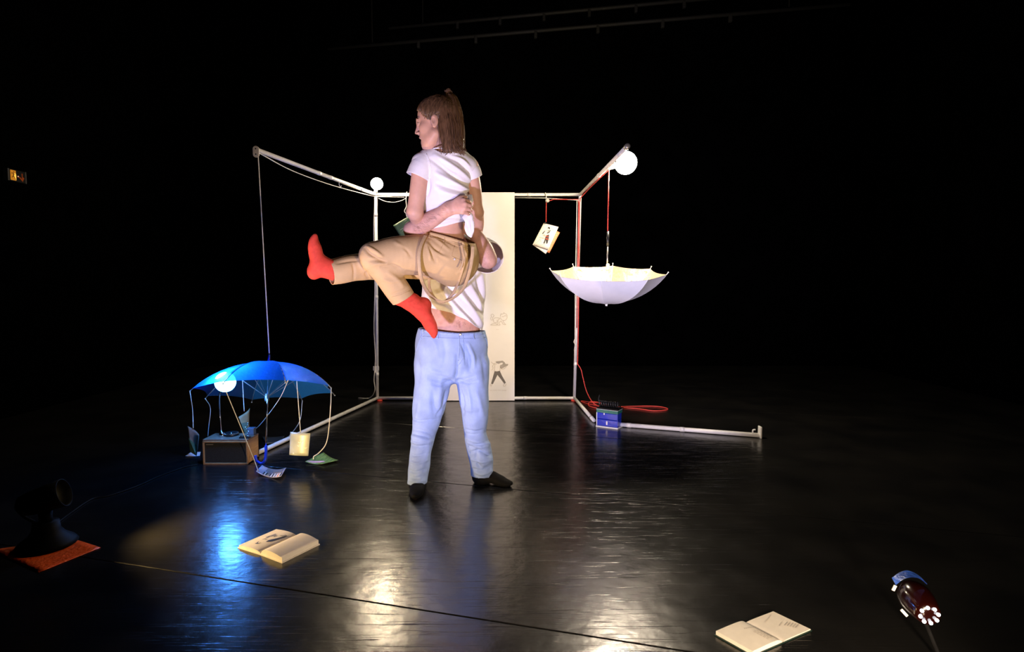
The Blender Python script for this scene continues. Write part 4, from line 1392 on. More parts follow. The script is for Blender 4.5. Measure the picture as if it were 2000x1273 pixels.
def face_details(parent, T, S, lipm=True):
    for s in (-1, 1):
        ec = T(.0770, s * .033, .003)
        ey_ = MB().sphere(ec, .0128 * S, 16, 12).build('eye', M['eyewhite'], parent, True)
        fwd = T(1, 0, 0) - T(0, 0, 0); fwd /= np.linalg.norm(fwd)
        MB().sphere(ec + fwd * .0075 * S, .0066 * S, 12, 8).build('iris', M['iris'], ey_, True)
        MB().tube([T(.080, s * .047, .004), T(.0905, s * .038, .0105), T(.0945, s * .028, .0105), T(.092, s * .020, .004)], [.0008, .0014, .0014, .0008], 6).build('eyelash', M['mhair'], parent, True)
        MB().tube(smooth_path([T(.083, s * .050, .022), T(.0945, s * .037, .030), T(.1005, s * .018, .027)], 4), .0024 * S, 6, flat=.5).build('eyebrow', M['whair'], parent, True)
    MB().tube(smooth_path([T(.0735, -.0275, -.0655), T(.0915, -.008, -.0572), T(.0915, 0, -.0584), T(.0915, .008, -.0572), T(.0735, .0275, -.0655)], 4), .0044 * S, 8).build('upper_lip', M['lips'], parent, True)
    MB().tube(smooth_path([T(.0725, -.0235, -.0765), T(.0835, 0, -.0866), T(.0725, .0235, -.0765)], 5), .0048 * S, 8).build('lower_lip', M['lips'], parent, True)
    MB().tube(smooth_path([T(.0690, -.0245, -.0665), T(.0850, 0, -.0645), T(.0690, .0245, -.0665)], 6), .0042 * S, 8).build('teeth', M['teeth'], parent, True)
    MB().sphere(T(.060, 0, -.0725), np.array([.020, .022, .010]) * S, 14, 10).build('mouth_cavity', mat('mouth_dark', (.05, .008, .008), .5), parent, True)
    for s in (-1, 1):
        ec = T(.0770, s * .033, .003); r_ = .0140 * S
        b = MB().sphere(ec, r_, 24, 18)
        ctr0 = T(0, 0, 0); ax3 = [(T(*q) - ctr0) / np.linalg.norm(T(*q) - ctr0) for q in ((1, 0, 0), (0, s, 0), (0, 0, 1))]
        keep = []
        for q in b.f:
            m_ = np.mean([b.v[i_] for i_ in q], 0) - ec
            fx, sy, uz = [m_ @ a_ / r_ for a_ in ax3]
            if uz > .30 or uz < -.42 or sy > .72 or fx < -.1 or sy < -.8: keep.append(q)
        mk('eyelid', b.v, keep, M['wskin'], parent, True)


# ================================================================== standing man
man = empty('person', G(885, 962), 'standing person in white T-shirt and pale jeans lifting the other performer', 'person')
DM = 3.75
BF = (0, 1, 0)                     # front-back direction of his trunk
mr_sh, ml_sh = P(842, 492, 3.82), P(940, 490, 3.82)
mr_el, mr_wr = P(806, 449, 3.33), P(876, 408, 3.19)
ml_el, ml_wr = P(953, 507, 3.50), P(928, 456, 3.52)
r_an, r_he, r_to = P(816, 946, 3.67), G(816, 952, .03), G(811, 978, .026)
r_he = np.array([r_an[0] + .005, 3.71, .033]); r_to = np.array([P(811, 975, 3.51)[0], 3.505, .022])
l_an = P(939, 932, 3.81); l_he = np.array([P(934, 940, 3.82)[0], 3.83, .035]); l_to = np.array([P(996, 952, 3.75)[0], 3.735, .022])
L_LEG = [(846, 712, 3.745, .122), (844, 750, 3.745, .112), (838, 790, 3.74, .104), (831, 829, 3.72, .083), (826, 855, 3.71, .075), (822, 880, 3.70, .069), (819, 912, 3.675, .067), (815, 946, 3.655, .062)]
R_LEG = [(922, 712, 3.745, .112), (924, 750, 3.75, .102), (927, 790, 3.76, .091), (928, 814, 3.76, .084), (929, 847, 3.77, .073), (936, 877, 3.785, .079), (940, 900, 3.795, .077), (941, 933, 3.81, .069)]

F_ = Field((-.80, 3.02, -.02), (-.02, 4.02, 1.95), .0075, fx=((-.66, -.18, .0045),), fy=((3.05, 3.38, .0045),), fz=((1.52, 1.84, .0045),))
f = F_
trunk = [P(885, 690, 3.75), P(885, 668, 3.75), P(886, 630, 3.745), P(887, 570, 3.77), P(888, 515, 3.80), P(888, 490, 3.82)]
f.tube(trunk, [.125, .158, .168, .148, .130, .10], .04, sq=(BF, .70))
f.tube([mr_sh, ml_sh], [.06, .06], .05)
f.tube([P(888, 490, 3.83), P(886, 448, 3.81)], [.062, .058], .03)
f.tube([mr_sh, (mr_sh + mr_el) / 2 + [0, 0, -.015], mr_el], [.062, .058, .047], .03)
f.tube([mr_el, P(826, 438, 3.285), P(850, 424, 3.235), mr_wr], [.045, .050, .044, .033], .025)
f.tube([ml_sh, (ml_sh + ml_el) / 2, ml_el], [.062, .058, .050], .03)
f.tube([ml_el, P(947, 490, 3.495), P(938, 473, 3.50), ml_wr], [.048, .053, .046, .036], .025)
f.tube([ml_wr, P(915, 448, 3.53), P(902, 446, 3.54)], [.036, .036, .025], .02)
for LG in (L_LEG, R_LEG):
    f.tube([P(885 + (p[0] - 885) * .97, p[1], p[2]) for p in LG], [p[3] - .028 for p in LG], .03)
foot_sdf(f, r_an, r_he, r_to, (0, 0, 1)); foot_sdf(f, l_an, l_he, l_to, (0, 0, 1))
# the right hand: back of the hand to the camera, fingers closing on the shirt
w_ = mr_wr
kn = [P(905.5, 391, 3.165), P(908.5, 398.5, 3.155), P(907.5, 406.5, 3.155), P(903, 414, 3.165)]
f.tube([w_, P(888, 404, 3.185), P(900, 402, 3.175)], [.033, .036, .034], .02, sq=((0, 1, 0), .62))
for i, kp in enumerate(kn):
    f.tube([w_ * .55 + kp * .45 + [0, .004, 0], kp], [.014, .0118], .014)
    z_ = [-.5, 0, 0, .6][i]
    p1 = kp + np.array([.026, .024, -.004]); p2 = p1 + np.array([.002, .034, -.003]); p3 = p2 + np.array([-.022, .016, 0])
    f.tube([kp, p1, p2, p3], [.0112, .0102, .0092, .008], .005, n=3)
f.tube([P(884, 402, 3.18), P(893, 391, 3.175), P(902, 385.5, 3.185), P(910, 385, 3.205)], [.016, .0145, .012, .010], .010, n=3)
for lh in (P(897, 448, 3.53), P(896, 453, 3.53), P(897, 443, 3.54)):      # hidden left hand, fingers laid against her
    f.tube([P(905, 447, 3.54), lh, lh + [-.05, -.005, .0]], [.014, .0105, .008], .008, n=3)
f.tube([P(916, 446, 3.53), P(910, 438, 3.525), P(904, 433, 3.52)], [.014, .011, .009], .010, n=3)
MC = P(886, 424, 3.80)
MR = np.stack([(0, -1, 0), (1, 0, 0), (0, 0, 1)], 1).astype(float)
TM = head_sdf(f, MC, MR, 1.06)
V, F = f.mesh()
V = relax(V, F, 1, .4)
uvb = proj(V)
nv_ = P(900, 636, 3.62)
V = folds(V, F, [([(899, 628), (899, 640)], 1.6, -.006), ([(860, 622), (890, 626), (930, 634)], 3, -.002)])
mk('body', V, F.tolist(), M['mskin'], man, True)
face_details(man, TM, 1.06)
# his hair
h = Field(MC - [.16, .16, .12], MC + [.16, .18, .20], .005)
h.ell(TM(-.018, 0, .055), np.array([.112, .083, .093]) * 1.06, MR, .01)
Vh, Fh = h.mesh()
loc = (Vh - MC) @ MR / 1.06
hl = np.interp(loc[:, 2], [-.2, -.06, -.02, .03, .085, .2], [-.03, -.02, .0, .045, .095, .2]) - loc[:, 0]
Vh = ripple(Vh, Fh, .003, 14, 5)
Vh, Fh = clip_mesh(Vh, Fh, hl)
cloth('hair', Vh, Fh, M['mhair'], man, .006)
# hair on the bare forearm and belly
bv = bvh_of(V, F)
hv = MB()
for k in range(220):
    if k < 110:  # along the forearm
        s_ = random.random(); cpx = 808 + 66 * s_ + random.gauss(0, 5); cpy = 446 - 38 * s_ + random.gauss(0, 8); dx, dy = 6, random.uniform(-2, 6)
    elif k < 165:
        cpx = random.gauss(900, 12); cpy = random.gauss(630, 8); dx, dy = random.uniform(-2, 2), random.uniform(1, 4)
    else:
        cpx = random.gauss(946, 8); cpy = random.gauss(492, 14); dx, dy = random.uniform(-3, 1), random.uniform(-4, 1)
    q = surf_points(bv, [(cpx, cpy), (cpx + dx * .5, cpy + dy * .5 + .4), (cpx + dx, cpy + dy)], .0016, 3.4)
    if len(q) == 3: hv.tube(q, [.00028, .00024, .00015], 3)
tag(hv.build('body_hair', M['whair'], man), kind='stuff')

# ---- socks
for (an, he, to) in ((r_an, r_he, r_to), (l_an, l_he, l_to)):
    lo = np.minimum(np.minimum(an, he), to) - .09; hi = np.maximum(np.maximum(an, he), to) + .10
    s = Field(lo, hi, .005)
    foot_sdf(s, an, he, to, (0, 0, 1), 1.0, .004)
    s.tube([an, an + [0, 0, .09]], [.045, .046], .02)
    Vs, Fs = s.mesh()
    Vs[:, 2] = np.maximum(Vs[:, 2], .0005)
    Vs = ripple(Vs, Fs, .0015, 9, 3)
    Vs, Fs = clip_mesh(Vs, Fs, (an[2] + .075) - Vs[:, 2])
    cloth('sock', Vs, Fs, M['blacksock'], man, .002)

# ---- jeans
j = Field((-.72, 3.48, .05), (-.05, 4.02, 1.10), .0058)
j.tube([P(882, 630, 3.75), P(882, 648, 3.75), P(882, 678, 3.75), P(882, 694, 3.75)], [.198, .202, .232, .145], .03, sq=(BF, .72))
for LG in (L_LEG, R_LEG):
    pts = [P(*q[:3]) for q in LG]; pts.append(pts[-1] + np.array([0, 0, -.05]))
    j.tube(pts, [q[3] for q in LG] + [LG[-1][3]], .012 if LG is R_LEG else .03, sq=((0, 1, 0), 1.05))
Vj, Fj = j.mesh()
Vj = relax(Vj, Fj, 2, .5)
Vj = ripple(Vj, Fj, .0022, 5.5, 11)
R2 = lambda a, b, c=None: [a, b] if c is None else [a, b, c]
Vj = folds(Vj, Fj, [
    ([(905, 672), (915, 700), (918, 730)], 5, -.012), ([(912, 668), (924, 695), (926, 720)], 4, .008), ([(888, 742), (865, 745), (835, 738)], 5, -.008),
    ([(888, 735), (860, 728), (838, 722)], 4, .006), ([(890, 745), (905, 742), (930, 735)], 4, -.008), ([(893, 690), (893, 720), (889, 745)], 4, -.008),
    ([(888, 748), (880, 775), (868, 800)], 5, -.008), ([(864, 735), (858, 780), (862, 812)], 5, .008), ([(846, 760), (846, 790), (850, 815)], 5, -.006),
    ([(812, 690), (818, 720), (815, 760)], 5, -.005), ([(802, 838), (825, 842), (850, 852)], 4, -.008), ([(800, 850), (822, 858), (846, 862)], 4, .006),
    ([(800, 868), (818, 872), (842, 868)], 3.5, -.006), ([(800, 930), (812, 934), (832, 928)], 3, -.006), ([(798, 938), (815, 941), (833, 937)], 3, .005),
    ([(905, 845), (925, 850), (952, 842)], 4, -.010), ([(908, 855), (930, 862), (962, 866)], 4, .008), ([(912, 872), (935, 868), (960, 858)], 3.5, -.006),
    ([(935, 880), (950, 888), (964, 884)], 3, -.006), ([(930, 905), (945, 915), (964, 905)], 4, -.008), ([(925, 920), (942, 926), (963, 918)], 3, .007), ([(935, 870), (930, 895), (938, 920)], 4, -.006),
    ([(900, 790), (912, 800), (935, 800)], 4, .005), ([(940, 690), (946, 720), (950, 760)], 5, -.006), ([(930, 760), (938, 790), (944, 815)], 5, .006),
    ([(802, 815), (820, 822), (856, 818)], 2.6, -.007), ([(801, 846), (820, 850), (848, 858)], 2.4, -.008), ([(800, 860), (815, 866), (838, 866)], 2.4, .006), ([(799, 884), (812, 890), (840, 884)], 2.4, -.006),
    ([(799, 900), (815, 905), (838, 897)], 2.4, .005), ([(798, 918), (812, 922), (836, 914)], 2.4, -.006), ([(872, 760), (864, 790), (852, 815)], 2.6, -.008), ([(880, 752), (874, 775), (866, 792)], 2.4, .007),
    ([(900, 760), (905, 785), (906, 812)], 2.6, -.007), ([(912, 750), (918, 780), (920, 808)], 2.8, .006), ([(906, 838), (928, 843), (950, 838)], 2.4, -.009), ([(910, 862), (932, 872), (955, 872)], 2.4, .008), ([(914, 884), (938, 880), (962, 892)], 2.4, -.009),
    ([(918, 896), (940, 902), (962, 898)], 2.4, .007), ([(921, 914), (940, 920), (960, 912)], 2.2, -.008), ([(900, 668), (908, 690), (910, 715)], 2.4, -.008), ([(884, 745), (862, 752), (842, 750)], 2.6, -.007), ([(893, 742), (912, 748), (935, 744)], 2.6, -.007),
    ([(838, 655), (850, 672), (856, 700)], 5, .005), ([(866, 660), (870, 690), (866, 720)], 4, -.004), ([(822, 775), (818, 800), (812, 830)], 5, .006), ([(840, 850), (835, 885), (824, 915)], 4, .005)])
uj = proj(Vj)
sj = np.minimum((np.interp(uj[:, 0], [800, 830, 892, 930, 960], [640, 642.5, 649, 649, 648]) * -1 + uj[:, 1]) * .003,
                np.where(uj[:, 0] < 888, np.interp(uj[:, 0], [790, 815, 840], [945, 949, 947]), np.interp(uj[:, 0], [910, 940, 970], [937, 938, 929])) * .003 - uj[:, 1] * .003)
zw = np.interp(uj[:, 0], [800, 830, 892, 930, 960], [P(800, 642, DM - .12)[2], P(830, 643.5, DM - .12)[2], P(892, 649, DM - .12)[2], P(930, 649, DM - .12)[2], P(960, 648, DM - .12)[2]])
zh = np.where(uj[:, 0] < 888, P(815, 947, 3.65)[2] - .004, P(940, 936, 3.78)[2])
Vjc, Fjc = clip_mesh(Vj, Fj, np.minimum(zw - Vj[:, 2], Vj[:, 2] - zh))
jeans = cloth('jeans', Vjc, Fjc, M['denim'], man, .003)
bj = bvh_of(Vjc, Fjc)
S_ = lambda nm, pts, r, off=.0008, fl=1.0, m='denimseam': seam(nm, bj, pts, r, M[m], jeans, off, fl, D0=3.7)
S_('waistband', [(827, 646), (850, 649.5), (892, 652.5), (925, 652), (944, 651)], .0085, .001, .35)
S_('waistband_seam', [(825, 657), (850, 659), (892, 661), (925, 661), (948, 659)], .0022)
S_('fly_seam', [(904, 654), (906, 680), (904, 698), (899, 708), (894, 714)], .0020)
S_('fly_edge', [(896.5, 654), (897, 680), (895, 704)], .0028)
S_('pocket_seam', [(829, 650), (820, 664), (813, 686)], .0020); S_('pocket_seam', [(945, 653), (951, 668), (953, 684)], .0020)
S_('inseam', [(901, 800), (908, 840), (918, 885), (925, 930)], .0014)
S_('hem_seam', [(798, 939), (815, 943), (833, 941)], .0016); S_('hem_seam', [(921, 931), (942, 932), (962, 924)], .0016)
for q in ([(855, 645), (856, 661)], [(926, 645), (925, 656), (927, 663)], [(822, 643), (822, 662)]):
    S_('belt_loop', q, .0042, .004, .5)
bq = surf_points(bj, [(899, 653)], .002, 3.7)
if bq: MB().lathe(bq[0], (0, -1, .05), [(.008, 0), (.0085, .002), (.006, .0045), (.002, .004)], 14).build('button', M['steel'], jeans, True)

# ---- T-shirt
t = Field((-.80, 3.40, .98), (-.02, 4.05, 1.64), .0055)
t.tube([P(884, 655, 3.75), P(884, 620, 3.745), P(886, 575, 3.765), P(888, 530, 3.79), P(888, 500, 3.81)], [.188, .196, .203, .196, .155], .03, sq=(BF, .76))
t.tube([mr_sh + [.03, 0, .0], P(888, 487, 3.83), ml_sh - [.03, 0, .0]], [.075, .085, .075], .05)
sl_end = P(952, 503, 3.585)
Vt, Ft = t.mesh()
Vt = relax(Vt, Ft, 2, .5)
Vt = ripple(Vt, Ft, .002, 6, 21)
Vt = folds(Vt, Ft, [
    ([(850, 548), (875, 580), (905, 615), (935, 640)], 5, .010), ([(862, 545), (888, 585), (920, 620), (942, 645)], 4, -.012), ([(880, 545), (905, 580), (930, 615), (944, 638)], 5, .011),
    ([(895, 545), (915, 575), (935, 600), (946, 618)], 4, -.012), ([(912, 545), (926, 572), (940, 598), (947, 612)], 4.5, .010), ([(930, 530), (936, 560), (943, 590), (946, 620)], 4, -.012),
    ([(940, 525), (944, 560), (947, 590)], 4, .008), ([(832, 550), (845, 575), (870, 600)], 5, -.008), ([(840, 590), (870, 600), (900, 612)], 4, .007), ([(868, 590), (890, 608), (915, 628)], 3.5, -.008),
    ([(950, 470), (962, 480), (968, 495)], 4, -.010), ([(945, 467), (955, 473), (962, 478)], 3, .008), ([(968, 478), (970, 500), (964, 520)], 3, .006)])
ut = proj(Vt)
hem_z = np.array([P(800, 596, 3.62)[2], P(845, 602, 3.62)[2], P(880, 610, 3.62)[2], P(912, 625, 3.62)[2], P(945, 648, 3.64)[2], P(960, 652, 3.66)[2]])
zc = np.interp(ut[:, 0], [800, 845, 880, 912, 945, 960], hem_z)
nk = np.linalg.norm((Vt - P(888, 476, 3.82)) * [1, 1, 1.2], axis=1) - .088
Vtc, Ftc = clip_mesh(Vt, Ft, np.minimum(Vt[:, 2] - zc, nk))
srd = (mr_sh + mr_el) / 2
sv1 = sleeve([ml_sh - [.03, -.01, .0], P(944, 494, 3.72), sl_end + (sl_end - P(944, 494, 3.72)) * .4], [.088, .100, .100], sl_end, 5, strokes=[([(950, 470), (962, 480), (968, 495)], 4, -.008), ([(945, 467), (955, 473), (962, 478)], 3, .006), ([(968, 478), (970, 500), (964, 520)], 3, .006)])
sv2 = sleeve([mr_sh + [.03, .01, 0], srd, srd + (mr_el - mr_sh) * .25], [.078, .076, .076], srd + (mr_el - mr_sh) * .05, 6)
Vtc, Ftc = shells((Vtc, Ftc), sv1, sv2)
tee = cloth('tshirt', Vtc, Ftc, M['tee'], man, .004)

# ================================================================== lifted woman
wom = empty('person', P(878, 545, 3.42), 'person in white T-shirt, khaki trousers and red socks carried in the air', 'person')
BW = np.array([-.25, 1.0, 0])       # front-back direction of her trunk
wl_sh, wr_sh = P(824, 322, 3.19), P(916, 326, 3.29)
wl_el, wr_el = P(810, 414, 3.20), P(931, 412, 3.40)
wl_wr, wr_wr = P(838, 436, 3.47), P(931, 462, 3.60)
trunk_w = [P(880, 512, 3.43), P(872, 470, 3.40), P(868, 446, 3.37), P(869, 405, 3.32), P(870, 355, 3.27), P(869, 325, 3.25)]
hipL, kneeL, ankL = P(868, 503, 3.36), P(731, 501, 3.20), P(802, 588, 3.33)
hipR, kneeR, ankR = P(868, 508, 3.52), P(735, 520, 3.38), P(640, 525, 3.16)
HL, TL2 = P(829, 593, 3.37), P(847, 654, 3.33)
HR, TR2 = P(613, 532, 3.14), P(615, 464, 3.13)
WS = 1.06
WC = P(854, 243, 3.19)
yaw = math.radians(8); pit = math.radians(4)
wf = np.array([-math.cos(yaw) * math.cos(pit), math.sin(yaw) * math.cos(pit), -math.sin(pit)])
wl = np.cross([0, 0, 1.0], wf); wl /= np.linalg.norm(wl)
WR = np.stack([wf, wl, np.cross(wf, wl)], 1)

g = Field((-1.16, 2.98, .98), (-.16, 3.72, 2.36), .0075, fx=((-.60, -.34, .0030),), fy=((3.06, 3.30, .0035),), fz=((2.00, 2.34, .0030),))
g.tube(trunk_w, [.115, .108, .106, .106, .108, .092], .04, sq=(BW, .74))
g.tube([wl_sh, (wl_sh + wr_sh) / 2 + [0, 0, .02], wr_sh], [.046, .06, .046], .04)
g.tube([P(870, 318, 3.25), P(866, 290, 3.225), P(859, 262, 3.20)], [.060, .052, .050], .035, n=4)
g.tube([wl_sh, P(817, 368, 3.19), wl_el], [.050, .045, .041], .03)
g.tube([wl_el, P(820, 432, 3.32), wl_wr], [.042, .042, .028], .02)
g.tube([wl_wr, P(846, 434, 3.52), P(852, 434, 3.57)], [.028, .026, .014], .015)
g.tube([wr_sh, P(925, 368, 3.34), wr_el], [.048, .043, .038], .03)
g.tube([wr_el, P(933, 438, 3.50), wr_wr], [.039, .037, .027], .02)
g.tube([wr_wr, P(929, 474, 3.64), P(927, 484, 3.67)], [.027, .026, .014], .015)
for k, (wx, dx) in enumerate(((wl_wr, (.03, .10, 0)), (wr_wr, (-.008, .07, -.055)))):     # fingers resting on the man
    for i in range(4):
        o_ = np.array([(i - 1.5) * .014, 0, (i - 1.5) * .006]) if k else np.array([0, 0, (i - 1.5) * .017])
        p_ = wx + np.array(dx) * .8 + o_
        g.tube([p_, p_ + np.array(dx) * .35, p_ + np.array(dx) * .65 + [0, 0, -.008]], [.0105, .009, .0075], .006, n=3)
    g.tube([wx + np.array(dx) * .25, wx + np.array(dx) * .5 + [0, -.01, .035], wx + np.array(dx) * .75 + [0, -.005, .045]], [.013, .0105, .008], .01, n=3)
g.ell(P(890, 500, 3.43), (.085, .095, .085), None, .05)
g.tube([hipL, P(800, 498, 3.28), kneeL], [.095, .082, .058], .04)
g.tube([kneeL, P(763, 543, 3.27), ankL], [.052, .046, .033], .03)
g.tube([hipR, P(800, 514, 3.44), kneeR], [.090, .076, .056], .04)
g.tube([kneeR, P(690, 523, 3.27), ankR], [.053, .050, .036], .03)
foot_sdf(g, ankL, HL, TL2, ankL - HL + (0, 0, .0), .96); foot_sdf(g, ankR, HR, TR2, (1, 0, .1), .94)
TW = head_sdf(g, WC, WR, WS)
V, F = g.mesh()
V = relax(V, F, 1, .3)
V = folds(V, F, [([(905, 448), (912, 470)], 3, -.006)])
mk('body', V, F.tolist(), M['wskin'], wom, True)
face_details(wom, TW, WS)

# ---- hair: a cap swept back to a high knot, loose lengths to the shoulder
c = lambda x, y, z: TW(x, y, z)
h = Field(WC - [.20, .18, .24], WC + [.20, .18, .22], .0045)
h.ell(c(-.010, 0, .050), np.array([.108, .082, .093]) * WS, WR, .01)
h.tube([c(-.050, 0, .03), c(-.058, 0, -.05), c(-.066, 0, -.13)], [.066 * WS, .062 * WS, .050 * WS], .02, n=3)
h.tube([c(-.060, 0, .135), c(-.088, 0, .110), c(-.100, 0, .03), c(-.106, 0, -.06), c(-.100, 0, -.125)], [.018, .026, .032, .030, .022], .02, n=4)
Vh, Fh = h.mesh()
loc = (Vh - WC) @ WR / WS
hl = np.interp(loc[:, 2], [-.3, -.04, -.02, -.002, .012, .034, .062, .082, .2], [-.022, -.022, -.016, .0, .034, .040, .070, .104, .2]) - loc[:, 0]
ang = np.arctan2(loc[:, 1], loc[:, 0] + .05)
N_ = normals(Vh, Fh)
Vh = Vh + N_ * (.0022 * np.sin(ang * 46 + loc[:, 2] * 14) + .0016 * np.sin(ang * 83 + 1))[:, None]
hl = np.minimum(hl, loc[:, 2] + .150 + .010 * np.sin(ang * 31) + .006 * np.sin(ang * 77))
Vh, Fh = clip_mesh(Vh, Fh, hl)
hair = cloth('hair', Vh, Fh, M['whair'], wom, .004)
sb = MB()
knot = np.array([-.062, 0, .143])
cc_, rr_ = np.array([-.010, 0, .050]), np.array([.108, .082, .093])


def on_cap(d, s=1.02):
    d = d / np.linalg.norm(d)
    return cc_ + d * rr_ * s


for k in range(190):                                   # swept back from the hairline
    sd_ = 1 if k % 3 else -1
    u = random.random()
    st = np.array([np.interp(u, [0, .3, .55, .75, 1], [.104, .072, .045, .034, -.03]), sd_ * np.interp(u, [0, .3, .55, .75, 1], [.01, .052, .072, .076, .08]), np.interp(u, [0, .3, .55, .75, 1], [.088, .062, .030, .012, .030])]) + rng.normal(size=3) * .004
    a, b = (st - cc_) / rr_, (knot - cc_) / rr_
    pts = []
    for t_ in np.linspace(0, 1, 9):
        d = a * (1 - t_) + b * t_
        pts.append(c(*on_cap(d, 1.012 + .02 * math.sin(3.14 * t_) * random.random())))
    sb.tube(pts, [.0010, .0014, .0014, .0014, .0013, .0013, .0012, .0012, .001], 4)
for k in range(150):                                   # tail falling from the knot
    a = random.uniform(-1, 1); r_ = random.random() ** .5
    ox, oy = r_ * math.cos(a * 3.1), r_ * math.sin(a * 3.1)
    L = random.uniform(.82, 1.1)
    g_ = [(-.062, 0, .143, .012), (-.090, 0, .118, .028), (-.102, 0, .035, .042), (-.108, 0, -.055, .044), (-.102 - .010 * random.random(), 0, -.125 * L, .036), (-.108 - .016 * random.random(), 0, -.150 * L, .032)]
    pts = smooth_path([c(q[0] + ox * q[3] * .62, oy * q[3] * 1.2, q[2]) for q in g_], 3)
    sb.tube(pts, list(np.linspace(.0014, .0006, len(pts))), 4)
for k in range(210):                                   # lengths hanging from behind the ears
    sd_ = 1 if k % 4 else -1
    u = random.random()
    x0 = np.interp(u, [0, 1], [-.024, -.112])
    q_ = math.sqrt(max(.04, 1 - ((x0 + .055) / .064) ** 2))
    jx = random.gauss(0, .004); z0 = .085
    wc = .082 * math.sqrt(max(.02, 1 - ((x0 * .85 + .01) / .108) ** 2 - ((z0 - .05) / .093) ** 2))
    pts = smooth_path([c(x0 * .85, sd_ * wc * .985, z0), c(x0 * .96, sd_ * (.2 * wc + .8 * .080 * q_), .03), c(x0 + jx, sd_ * .079 * q_, -.02), c(x0 * .97 - .004 + jx, sd_ * .074 * q_, -.075), c(x0 * .92 - .006 + jx * 2, sd_ * .062 * q_, -.125 - .02 * random.random()), c(x0 * .92 - .016 + jx * 3, sd_ * .056 * q_, -.150 - .014 * random.random())], 3)
    sb.tube(pts, list(np.linspace(.0013, .0006, len(pts))), 4)
sb.sphere(c(-.064, 0, .142), .018, 12, 8)
for k in range(24):
    a = k / 24 * 6.28
    q = [c(-.060 + .006 * math.cos(a), .010 * math.sin(a), .145), c(-.066 + .016 * math.cos(a), .020 * math.sin(a), .160 + .004 * math.cos(3 * a)), c(-.076 + .012 * math.cos(a), .018 * math.sin(a), .150)]
    sb.tube(smooth_path(q, 3), .0012, 4)
tag(sb.build('hair_strands', M['wstrand'], wom, True), kind='stuff')

# ---- T-shirt
t = Field((-.66, 3.0, 1.46), (-.16, 3.56, 2.16), .0048)
t.tube([P(868, 470, 3.39), P(867, 440, 3.365), P(868, 405, 3.32), P(869, 355, 3.265), P(869, 328, 3.25)], [.128, .124, .126, .134, .112], .03, sq=(BW, .78))
t.tube([P(826, 318, 3.195), P(868, 308, 3.235), P(912, 324, 3.285)], [.058, .070, .060], .05)
Vt, Ft = t.mesh()
Vt = relax(Vt, Ft, 2, .5)
Vt = ripple(Vt, Ft, .0016, 7, 31)
Vt = folds(Vt, Ft, [
    ([(845, 300), (875, 318), (905, 340), (928, 362)], 4.5, .009), ([(838, 308), (868, 330), (900, 355), (926, 372)], 4, -.010), ([(848, 335), (875, 350), (905, 365), (928, 374)], 4.5, .009),
    ([(850, 358), (880, 368), (910, 375), (925, 378)], 3.5, -.009), ([(870, 305), (895, 315), (915, 335), (928, 350)], 3.5, -.008), ([(880, 305), (902, 312), (920, 328)], 3, .007),
    ([(855, 370), (880, 378), (905, 383)], 3.5, .006), ([(836, 345), (838, 365), (834, 385)], 3, -.007), ([(845, 405), (870, 400), (895, 392)], 4, .005), ([(835, 440), (865, 432), (900, 424)], 4, .006),
    ([(850, 430), (880, 425), (905, 428)], 3, -.006), ([(858, 312), (880, 330), (895, 338)], 3, -.006), ([(820, 335), (828, 345), (836, 352)], 3, -.004), ([(905, 390), (915, 385), (924, 380)], 3, .008)])
ut = proj(Vt)
hem = np.array([P(820, 452, 3.28)[2], P(835, 449, 3.28)[2], P(870, 442, 3.28)[2], P(905, 432, 3.30)[2], P(935, 428, 3.33)[2]])
zc = np.interp(ut[:, 0], [820, 835, 870, 905, 935], hem)
nk = np.linalg.norm((Vt - P(866, 291, 3.225)) * [1, 1, 1.1], axis=1) - .080
Vtc, Ftc = clip_mesh(Vt, Ft, np.minimum(Vt[:, 2] - zc, nk))
sv1 = sleeve([P(836, 312, 3.20), P(824, 326, 3.190), P(811, 358, 3.185)], [.056, .062, .063], P(815, 345.5, 3.185), 7, .0048)
sv2 = sleeve([P(902, 314, 3.28), P(917, 334, 3.30), P(926, 360, 3.325)], [.055, .060, .058], P(922, 348, 3.31), 8, .0048)
Vtc, Ftc = shells((Vtc, Ftc), sv1, sv2)
teeW = cloth('tshirt', Vtc, Ftc, M['tee'], wom, .003)
# the knotted shirt tail hanging below his hand, and the twisted cloth he grips
k_ = Field(P(890, 480, 3.20) - .02, P(935, 372, 3.36) + .05, .0045)
k_.tube([P(908, 424, 3.225), P(916, 432, 3.22), P(917, 447, 3.22), P(920, 462, 3.235)], [.016, .026, .028, .008], .015, sq=((.2, 1, 0), .45), n=4)
k_.tube([P(912, 420, 3.23), P(918, 422, 3.225), P(921, 428, 3.235)], [.013, .016, .013], .01, n=3)
Vk, Fk = k_.mesh()
Vk = ripple(Vk, Fk, .0015, 16, 4)
Vk = folds(Vk, Fk, [([(911, 430), (914, 445), (918, 458)], 2, -.005), ([(919, 428), (921, 442), (921, 455)], 2, -.005)])
cloth('shirt_tail', Vk, Fk, M['tee'], teeW, 0)
MB().tube(smooth_path([P(918, 383, 3.27), P(920, 392, 3.245), P(914, 402, 3.23), P(917, 412, 3.225), P(915, 424, 3.225)], 5), [.014, .013, .012, .012, .012, .011, .011, .010, .010, .010, .010, .010, .010, .010, .010, .011, .012, .013, .013, .013, .013], 8).build('shirt_twist', M['tee'], teeW, True)
bt2 = bvh_of(Vtc, Ftc)
seam('sleeve_seam', bt2, [(833, 300), (840, 318), (843, 338), (836, 352)], .0014, M['tee'], teeW, .0006, D0=3.2)
MB().tube(smooth_path([P(845, 290, 3.17), P(862, 289, 3.13), P(885, 297, 3.16), P(900, 303, 3.22)], 5), .004, 8).build('collar', M['tee'], teeW, True)

